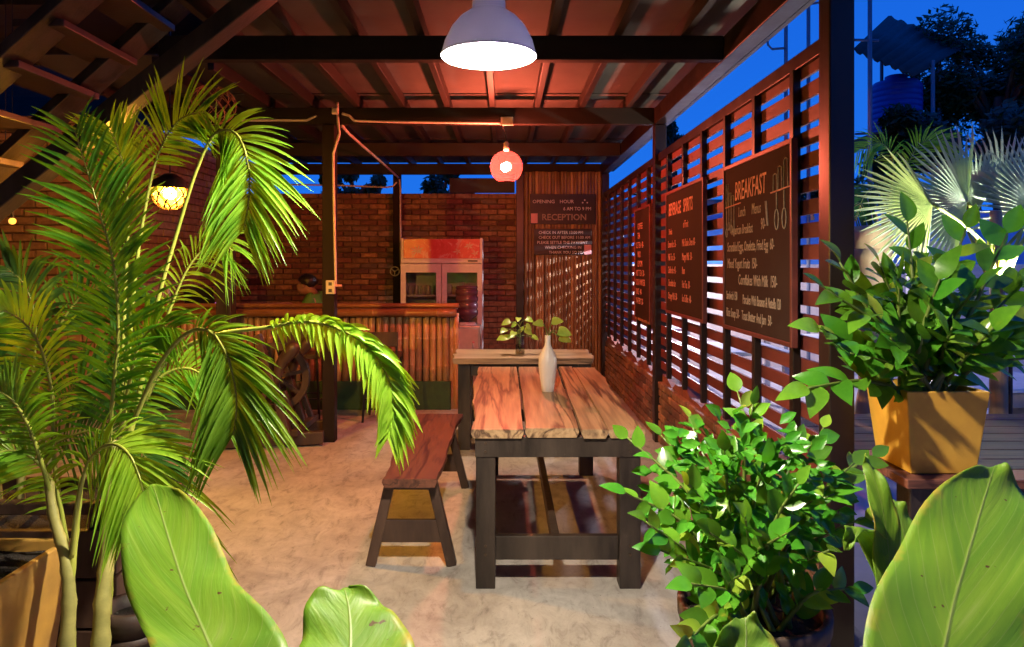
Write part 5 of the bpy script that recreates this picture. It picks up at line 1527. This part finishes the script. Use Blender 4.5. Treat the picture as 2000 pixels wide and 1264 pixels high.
def broad_leaf(parent, rows, seed, slit=None, wave=0.009, cup=0.05, lean=0.0, n=30, m_=14):
    """rows from base to tip: (midrib u, midrib v, distance, left half width px, right half width px)"""
    q = random.Random(seed)
    mids = smooth_curve([pix(r[0], r[1], r[2]) for r in rows], n)
    wl3 = smooth_curve([Vector((r[3], r[4], r[2])) for r in rows], n)
    ph_ = [q.uniform(0, 6) for _ in range(4)]
    vs, uvs, fs = [], [], []
    for i in range(n):
        t = i / (n - 1)
        T = (mids[min(i + 1, n - 1)] - mids[max(i - 1, 0)]).normalized()
        Nn = Vector((0, -1, 0)) - T * Vector((0, -1, 0)).dot(T); Nn.normalize()
        S = T.cross(Nn).normalized()
        S = Vector((1, 0, 0)); Nn = S.cross(T).normalized()
        if Nn.z - Nn.y < 0: Nn = -Nn
        for j in range(m_ + 1):
            a = -1 + 2 * j / m_
            hw = max(0.0, (wl3[i].x if a < 0 else wl3[i].y)) / F_PX * wl3[i].z
            off = a * hw
            wv = wave * abs(a) ** 1.6 * (math.sin(t * 13 + ph_[0] + (2 if a < 0 else 0)) + 0.5 * math.sin(t * 27 + ph_[1]))
            rip = 0.0022 * math.sin((t * 26 - abs(a) * 5) + ph_[2]) * abs(a)
            cc = cup * hw * (abs(a) ** 1.5)
            vs.append(mids[i] + S * off + Nn * (cc + wv + rip))
            uvs.append((a, t))
    for i in range(n - 1):
        for j in range(m_):
            if slit and slit[0] <= i <= slit[1] and j == slit[2] + (1 if (i - slit[0]) % 5 == 3 else 0): continue
            k = i * (m_ + 1) + j
            fs.append((k, k + 1, k + m_ + 2, k + m_ + 1))
    b = MB().add(vs, fs)
    org = WLOC[parent.name]
    me = b.mesh('leaf', M['broad'], True, org)
    ul = me.uv_layers.new(name='leaf')
    for l in me.loops: ul.data[l.index].uv = uvs[l.vertex_index]
    o = bpy.data.objects.new('leaf', me); C.objects.link(o); o.parent = parent; register(o, org)
    sd = o.modifiers.new('thickness', 'SOLIDIFY'); sd.thickness = 0.0012
    return o

def broad_plant(x, y, label, potlabel, leaves, seed):
    round_pot('plant_pot', potlabel, x, y, 0.0, 0.38, 0.17, 0.13, M['tan_pot'])
    pl_ = thing('broad_leaf_plant', label, 'plant', (x, y, 0.36))
    for i, rows in enumerate(leaves):
        o = broad_leaf(pl_, rows, seed + i)
        b0 = pix(*rows[0][:3])
        MB().tube(smooth_curve([Vector((x, y, 0.35)), Vector((x, y, 0.35)).lerp(b0, 0.5) + Vector((0, 0.02, 0.03)), b0, pix(*rows[1][:3])], 14), [0.008 - 0.0004 * k for k in range(14)], 7).build('stalk', M['rachis'], o, True)
    return pl_
L1 = [(470, 1420, 1.00, 20, 20), (445, 1350, 1.04, 120, 130), (415, 1275, 1.10, 120, 150), (392, 1220, 1.16, 118, 140), (362, 1150, 1.24, 118, 108), (340, 1085, 1.32, 102, 100), (320, 1020, 1.40, 76, 88), (306, 970, 1.46, 40, 55), (298, 945, 1.49, 8, 12)]
L2 = [(640, 1480, 1.00, 20, 20), (660, 1400, 1.06, 90, 120), (678, 1320, 1.13, 100, 135), (684, 1250, 1.20, 95, 118), (682, 1195, 1.26, 88, 84), (676, 1162, 1.30, 60, 56), (672, 1148, 1.32, 10, 10)]
L3 = [(1790, 1460, 0.96, 20, 20), (1812, 1370, 1.00, 130, 140), (1843, 1270, 1.06, 160, 175), (1864, 1175, 1.14, 162, 165), (1893, 1075, 1.23, 140, 140), (1915, 1000, 1.31, 122, 105), (1932, 945, 1.37, 88, 62), (1941, 916, 1.40, 36, 26), (1944, 909, 1.41, 5, 5)]
L4 = [(1440, 1440, 1.0, 20, 20), (1448, 1360, 1.03, 80, 80), (1455, 1290, 1.06, 75, 75), (1458, 1240, 1.09, 52, 52), (1456, 1212, 1.11, 22, 22), (1455, 1204, 1.12, 4, 4)]
broad_plant(-0.42, 0.98, 'broad lime leaves of a low plant beside the yellow palm canes', 'ochre round pot under the broad leaves near the palm', [L1, L2], 50)
L5 = [(1735, 1300, 1.42, 8, 8), (1742, 1180, 1.46, 26, 26), (1735, 1070, 1.50, 30, 30), (1722, 985, 1.54, 24, 24), (1700, 915, 1.58, 12, 12), (1690, 890, 1.60, 3, 3)]
L6 = [(1745, 1300, 1.45, 8, 8), (1735, 1160, 1.50, 22, 24), (1705, 1060, 1.52, 26, 30), (1675, 1030, 1.50, 24, 26), (1660, 1050, 1.48, 14, 14), (1655, 1075, 1.47, 3, 3)]
L7 = [(1755, 1300, 1.5, 8, 8), (1765, 1150, 1.55, 28, 28), (1768, 1060, 1.6, 30, 30), (1755, 1000, 1.64, 20, 20), (1745, 975, 1.66, 3, 3)]
broad_plant(0.60, 0.98, 'broad lime leaves of a low plant before the bushy glossy plant and ledge', 'ochre round pot under the broad leaves near the ledge', [L3, L4, L5, L6, L7], 60)

# ================================================================== beyond the fence
M['mural_blue'] = surf('painted_mural', (0.10, 0.30, 0.75), (0.06, 0.20, 0.60), 3, 0.7, (1, 1, 1), 0.1)
M['mural_orange'] = plain('orange_mural_paint', (0.80, 0.34, 0.12), 0.7)
M['mural_cream'] = plain('cream_mural_paint', (0.72, 0.60, 0.52), 0.7)
M['white_wall'] = surf('white_render', (0.74, 0.72, 0.74), (0.60, 0.58, 0.60), 4, 0.8, (1, 1, 1), 0.2)
mw = thing('mural_wall', 'low wall painted with blue sky and orange rings behind the fence', 'wall', (5.0, 10.6, 0))
MB().box(1.9, 8.3, 10.6, 10.75, -0.02, 1.5).build('wall_base', M['mural_cream'], mw)
MB().box(1.9, 8.3, 10.602, 10.75, 1.503, 2.30).build('wall_top', M['mural_blue'], mw)
for k, (u, v_, r) in enumerate(((1690, 432, 0.16), (1668, 418, 0.15), (1560, 430, 0.2), (1470, 425, 0.18))):
    p = pix(u, v_, 10.59)
    MB().tube([p + Vector((r * math.cos(a * PI / 16), 0, r * math.sin(a * PI / 16))) for a in range(17)], 0.035, 6).build('painted_ring', M['mural_orange'], mw)

# tan flared stone table bases
M['tan_stone'] = surf('tan_stone', (0.56, 0.42, 0.26), (0.33, 0.23, 0.13), 6, 0.7, (1, 1, 0.3), 0.4)
p = pix(1700, 600, 5.4)
o = thing('stone_column', 'tan flared stone column standing outside beside the glossy end post', 'column', (p.x, p.y, -0.01))
MB().lathe([(0.19, -0.01), (0.17, 0.1), (0.085, 0.55), (0.085, 0.9), (0.105, 1.25), (0.145, 1.55), (0.155, 1.62)], (p.x, p.y, 0), 24, True, True).build('shaft', M['tan_stone'], o, True)
MB().lathe([(0.155, 1.622), (0.155, 1.74), (0.13, 1.79), (0.02, 1.80)], (p.x, p.y, 0), 24, True, True).build('capital', M['tan_stone'], o, True)
p = pix(1990, 745, 5.5)
o = thing('patio_table', 'white topped patio table on a tan pedestal outside the fence', 'table', (p.x, p.y, 0))
MB().box(p.x - 0.5, p.x + 0.6, p.y - 0.3, p.y + 0.55, 0.57, 0.60).build('tabletop', M['white_paint'], o, bevel=0.006)
MB().box(p.x - 0.45, p.x + 0.55, p.y - 0.25, p.y + 0.5, 0.45, 0.569).build('apron', M['tan_stone'], o, bevel=0.01)
MB().lathe([(0.25, -0.01), (0.2, 0.1), (0.12, 0.35), (0.2, 0.449)], (p.x + 0.05, p.y + 0.12, 0), 24, True, True).build('pedestal', M['tan_stone'], o, True)
for k, (x, y, lab) in enumerate(((2.1, 6.6, 'pale patio table behind the drinks board fence bay'), (3.2, 7.4, 'pale patio table before the mural wall'), (2.0, 8.9, 'pale patio table near the neighbouring shed'))):
    o = thing('patio_table', lab, 'table', (x, y, 0))
    MB().box(x - 0.42, x + 0.42, y - 0.42, y + 0.42, 0.71, 0.745).build('tabletop', M['white_paint'], o, bevel=0.006)
    for a in (-1, 1):
        for b_ in (-1, 1):
            MB().box(x + a * .36 - .03, x + a * .36 + .03, y + b_ * .36 - .03, y + b_ * .36 + .03, -0.01, 0.709).build('leg', M['white_paint'], o)
p = pix(1840, 520, 6.6)
o = MB().box(p.x - 0.16, p.x + 0.16, p.y, p.y + 0.32, -0.02, 1.72).build('white_pillar', M['white_wall'], None, bevel=0.01, at=(p.x, p.y, 0))
tag(o, 'white rendered pillar glimpsed between leaves of the potted plant', 'pillar')

# fan palm with its garden spotlight
fp = thing('fan_palm', 'silver fan palm lit from below by a garden spotlight', 'palm', pix(1945, 900, 4.6) * 1)
tx, ty = pix(1948, 500, 4.62).x, 4.62
MB().tube([(tx, ty, -0.02), (tx + 0.01, ty, 0.6), (tx, ty, 1.2), (tx - 0.01, ty, 1.85)], [0.07, 0.055, 0.045, 0.035], 12).build('trunk', M['bamboo'], fp, True)
for k in range(10):
    a = 2 * PI * k / 10
    MB().tube([(tx + 0.03 * math.cos(a), ty + 0.03 * math.sin(a), 1.36), (tx + 0.08 * math.cos(a), ty + 0.08 * math.sin(a), 1.52), (tx + 0.16 * math.cos(a), ty + 0.16 * math.sin(a), 1.72)], [0.014, 0.018, 0.008], 6).build('leaf_base', M['rachis'], fp, True)
def fan_leaf(hub, R, a0, a1, n, normal, seed, cut=0.45):
    """a pleated fan: segments joined near the hub, free and pointed outside"""
    q = random.Random(seed)
    N = Vector(normal).normalized()
    X = Vector((1, 0, 0)) - N * N.x; X.normalize()
    Y_ = N.cross(X); 
    if Y_.z < 0: Y_ = -Y_
    b = MB()
    da = (a1 - a0) / n
    for i in range(n):
        a = a0 + (i + 0.5) * da
        r = R * q.uniform(0.86, 1.08)
        def P(ang, rad, h): return hub + (X * math.cos(ang) + Y_ * math.sin(ang)) * rad + N * h + Vector((0, 0, -1)) * (0.10 * rad * rad / R)
        pl_ = 0.010
        vs = [hub, P(a - da / 2, R * cut, -pl_), P(a, R * cut, pl_), P(a + da / 2, R * cut, -pl_),
              P(a - da * 0.22, r * 0.78, -pl_ * 0.6), P(a, r * 0.78, pl_ * 0.5), P(a + da * 0.22, r * 0.78, -pl_ * 0.6), P(a + q.uniform(-.03, .03), r, -0.01)]
        b.add(vs, [(0, 1, 2), (0, 2, 3), (1, 4, 5, 2), (2, 5, 6, 3), (4, 7, 5), (5, 7, 6)])
    org = WLOC[fp.name]
    me = b.mesh('fan_blade', M['fan'], False, org)
    o = bpy.data.objects.new('fan_blade', me); C.objects.link(o); o.parent = fp; register(o, org)
    st = Vector((tx, ty, 1.55))
    MB().tube(smooth_curve([st, st.lerp(hub, 0.5) + Vector((0, 0, 0.03)), hub], 10), 0.011, 7).build('leaf_stalk', M['rachis'], o, True)
D = math.radians
fan_leaf(pix(1822, 398, 4.35), 0.47, D(112), D(262), 26, (-0.15, -1, 0.12), 1)
fan_leaf(pix(1890, 395, 4.5), 0.54, D(82), D(258), 30, (0.1, -1, 0.0), 2)
fan_leaf(pix(1960, 400, 4.85), 0.60, D(20), D(168), 30, (0.0, -1, 0.1), 3)
fan_leaf(pix(2040, 420, 4.7), 0.60, D(30), D(190), 28, (0.2, -1, 0.2), 4)
fan_leaf(pix(1905, 420, 4.75), 0.48, D(60), D(130), 14, (0.3, -1, -0.2), 5)
sl_ = thing('garden_spotlight', 'small garden spotlight shining at the fan palm crown', 'spotlight', (tx, ty - 0.12, 0))
M['bulb_spot'] = emit('lit_spot_bulb', (1.0, 0.98, 0.80), LAMP_SPOT)
sz = EYE - (552 - VPY) / F_PX * 4.5
MB().tube([(tx, ty - 0.12, -0.02), (tx, ty - 0.12, sz - 0.06)], 0.012, 8).build('stake', M['black'], sl_)
MB().lathe([(0.02, -0.07), (0.045, -0.05), (0.052, 0.012), (0.049, 0.012), (0.04, -0.045), (0.01, -0.06)], (tx, ty - 0.12, sz), 18).build('housing', M['black'], sl_, True)
bulb(sl_, (tx, ty - 0.12, sz), 0.034, M['bulb_spot'])
pp = pix(1335, 450, 9.0)  # unseen lamp added behind the board, assumed from light in the fence gaps
pt_ = thing('assumed_patio_lamp', 'assumed white globe lamp on a slim post, unseen, added to light the patio behind the drinks board', 'lamp', (pp.x, pp.y, 0))
M['bulb_patio_assumed'] = emit('assumed_patio_globe', (0.95, 0.88, 1.0), LAMP_PATIO_ASSUMED)
MB().tube([(pp.x, pp.y, -0.02), (pp.x, pp.y, pp.z - 0.05)], 0.02, 8).build('lamp_post', M['black'], pt_)
MB().lathe([(0.02, -0.06), (0.04, -0.05), (0.035, -0.035)], pp, 14, True, True).build('collar', M['black'], pt_)
bulb(pt_, pp, 0.045, M['bulb_patio_assumed'], 'globe')
MB().lathe([(0.16, -0.02), (0.12, 0.05), (0.05, 0.10), (0.005, 0.115)], pp, 24).build('hood', M['black'], pt_, True)  # hood added to keep patio light off the roof underside
MB().tube([pp + Vector((0.0, 0.06, -0.06)), pp + Vector((0, 0.065, 0.05)), pp + Vector((0, 0.02, 0.108))], 0.006, 6).build('hood_arm', M['black'], pt_)
yp = thing('yellow_palm', 'small yellowing feather palm beside the silver fan palm', 'palm', (2.9, 5.6, 0))
MB().tube([(2.95, 5.6, -0.02), (2.96, 5.6, 1.0), (2.98, 5.6, 1.9)], [0.05, 0.04, 0.03], 10).build('trunk', M['palmtrunk'], yp, True)
for k, px_ in enumerate(([(1735, 420, 5.6), (1745, 320, 5.5), (1720, 280, 5.45), (1672, 300, 5.4)], [(1735, 420, 5.6), (1770, 330, 5.55), (1800, 280, 5.5), (1850, 275, 5.45)], [(1735, 420, 5.6), (1715, 370, 5.5), (1690, 380, 5.45), (1670, 430, 5.4)], [(1735, 420, 5.6), (1765, 380, 5.5), (1800, 390, 5.45), (1815, 440, 5.4)])):
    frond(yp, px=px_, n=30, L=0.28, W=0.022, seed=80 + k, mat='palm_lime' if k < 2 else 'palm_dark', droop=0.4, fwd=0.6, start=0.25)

# neighbouring shed
sh = thing('neighbour_shed', 'cream shed with a corrugated roof beyond the inner end of the fence', 'shed', (2.2, 12.5, 0))
MB().box(1.62, 4.0, 12.4, 15, -0.03, 2.62).build('wall', M['mural_cream'], sh)
vs, fs = [], []
nx = 60
for i in range(nx + 1):
    x = 1.35 + 2.9 * i / nx; dz = 0.03 * math.sin(i * 1.05)
    vs += [(x, 12.1, 2.70 + dz), (x, 15.3, 3.0 + dz)]
for i in range(nx): fs.append((2 * i, 2 * i + 2, 2 * i + 3, 2 * i + 1))
o = MB().add(vs, fs).build('roof', M['sheet'], sh, True)
sd = o.modifiers.new('thickness', 'SOLIDIFY'); sd.thickness = 0.008

# water tank tower
M['tank'] = plain('blue_tank_plastic', (0.03, 0.06, 0.42), 0.45)
M['rust'] = surf('weathered_tin', (0.045, 0.035, 0.033), (0.02, 0.017, 0.017), 5, 0.7, (1, 1, 1), 0.3)
M['pipe'] = plain('grey_steel_pipe', (0.16, 0.18, 0.24), 0.5, 0.5)
c = pix(1750, 270, 14.0)
tk = thing('water_tank', 'ribbed blue water tank under a tin roof on its tower', 'water tank', c)
prof = [(0.44, 0.0)]
for k in range(9):
    z = 0.05 + k * 0.105
    prof += [(0.46, z), (0.46, z + 0.06), (0.45, z + 0.075), (0.45, z + 0.095)]
prof += [(0.455, 1.0), (0.40, 1.08), (0.20, 1.12), (0.20, 1.20), (0.16, 1.22), (0.01, 1.22)]
MB().lathe(prof, c, 28, True, True).build('tank_body', M['tank'], tk, True)
tw = thing('tank_tower', 'steel pipe tower with tilted tin roof carrying the blue water tank', 'tower', (c.x, c.y, 0))
MB().box(c.x - 0.75, c.x + 0.85, c.y - 0.7, c.y + 0.7, c.z - 0.10, c.z - 0.005).build('platform', M['rust'], tw)
for (u, Y, top) in ((1700, 13.3, 105), (1822, 13.3, 118), (1722, 14.8, 80), (1835, 14.8, 75)):
    a = pix(u, 515, Y); b_ = pix(u, top, Y)
    MB().tube([(a.x, a.y, -0.03), (a.x, a.y, b_.z)], 0.035, 8).build('leg', M['pipe'], tw)
MB().tube([pix(1670, 262, 13.3), pix(1830, 255, 13.3)], 0.02, 6).build('rung', M['pipe'], tw)
q1, q2, q3, q4 = pix(1666, 96, 13.0), pix(1735, 31, 15.4), pix(1888, 87, 15.0), pix(1785, 147, 12.6)
vs, fs = [], []
g = 24
for i in range(g + 1):
    for j in range(2):
        a = q1.lerp(q4, i / g); b_ = q2.lerp(q3, i / g)
        pnt = a.lerp(b_, j); pnt.z += 0.03 * math.sin(i * 1.8)
        vs.append(pnt)
for i in range(g): fs.append((2 * i, 2 * i + 2, 2 * i + 3, 2 * i + 1))
o = MB().add(vs, fs).build('tin_roof', M['rust'], tw, True)
sd = o.modifiers.new('thickness', 'SOLIDIFY'); sd.thickness = 0.03
def pole(u, top, Y, label, r=0.02, extra=None, base=0.0):
    a, b_ = pix(u, 515, Y), pix(u, top, Y)
    root = thing('steel_pole', label, 'pole', (a.x, a.y, -0.03))
    MB().tube([(a.x, a.y, -0.03), (a.x, a.y, b_.z)], r, 8).build('mast', M['pipe'], root)
    for e in (extra or []):
        MB().tube([pix(*p_) for p_ in e], r * 0.6, 6).build('arm', M['pipe'], root)
pole(1535, 14, 9.6, 'tall steel pole with a bent hook above the fence', 0.026, [[(1535, 94, 9.6), (1508, 96, 9.6), (1500, 88, 9.6), (1499, 68, 9.6)], [(1535, 16, 9.6), (1600, 5, 9.6)]])
pole(1579, -40, 9.6, 'plain tall steel pole above the fence beside the hooked one', 0.026)
pole(1699, -60, 8.0, 'thin steel pole rising between end post and water tank', 0.024, [[(1664, 78, 8.0), (1716, 79, 8.0)]])

# dark trees against the sky
def tree(name, label, u, v_, Y, rx, rz, n, seed, blobs):
    """trunk, limbs and a crown of leaf-sized faces gathered in uneven clumps"""
    q = random.Random(seed)
    c = pix(u, v_, Y)
    root = thing(name, label, 'tree', (c.x, c.y, -0.03), 'dark trees beyond the roof')
    tr = MB()
    MB().tube(smooth_curve([(c.x, c.y, -0.03), (c.x + 0.1, c.y, c.z * 0.4), (c.x - 0.05, c.y, c.z * 0.8), (c.x, c.y, c.z)], 10), [0.22 - 0.016 * k for k in range(10)], 9).build('trunk', M['bark'], root, True)
    crown = MB()
    cl = []
    for k in range(blobs):
        a = q.uniform(0, 2 * PI); e = q.uniform(-0.6, 1); rr_ = q.uniform(0.35, 0.95)
        ctr = c + Vector((rx * rr_ * math.cos(a), rx * rr_ * math.sin(a) * 0.8, rz * e * 0.85))
        cl.append((ctr, q.uniform(0.28, 0.5) * min(rx, rz)))
        MB().tube([c - Vector((0, 0, rz * 0.5)), c.lerp(ctr, 0.5), ctr], [0.07, 0.045, 0.015], 6).build('limb', M['bark'], root, True)
    for i in range(n):
        ctr, r = cl[q.randrange(blobs)]
        d = Vector((q.gauss(0, 1), q.gauss(0, 1), q.gauss(0, 0.8))).normalized() * (r * q.random() ** 0.4)
        p = ctr + d
        ax = Vector((q.gauss(0, 1), q.gauss(0, 1), q.gauss(0, 1))).normalized(); ay = ax.orthogonal().normalized()
        s = q.uniform(0.06, 0.12)
        crown.add([p - ax * s, p + ay * s * 0.45, p + ax * s, p - ay * s * 0.45], [(0, 1, 2, 3)])
    o = crown.build('crown', M['treeleaf'], root)
tree('garden_tree', 'big dark tree spreading beside the water tank tower', 1950, 190, 15.0, 1.75, 1.6, 22000, 1, 26)
tree('garden_tree', 'dark leafy tree whose crown hides behind the silver fan palm', 1905, 330, 13.0, 1.9, 1.0, 12000, 2, 18)
tree('garden_tree', 'small dark tree peeping over the fence below the eave', 1318, 285, 17.0, 0.55, 0.55, 1600, 3, 6)
tree('garden_tree', 'dark tree seen in the gap beside the pale cement board', 860, 380, 15.0, 0.55, 0.6, 1600, 4, 6)
tree('garden_tree', 'dark tree seen in the gap above the wall near the conduit post', 690, 372, 15.5, 0.7, 0.45, 1600, 5, 6)
tree('garden_tree', 'dark tree filling the garden behind the mural wall', 1700, 440, 14.0, 1.3, 0.9, 5000, 6, 12)
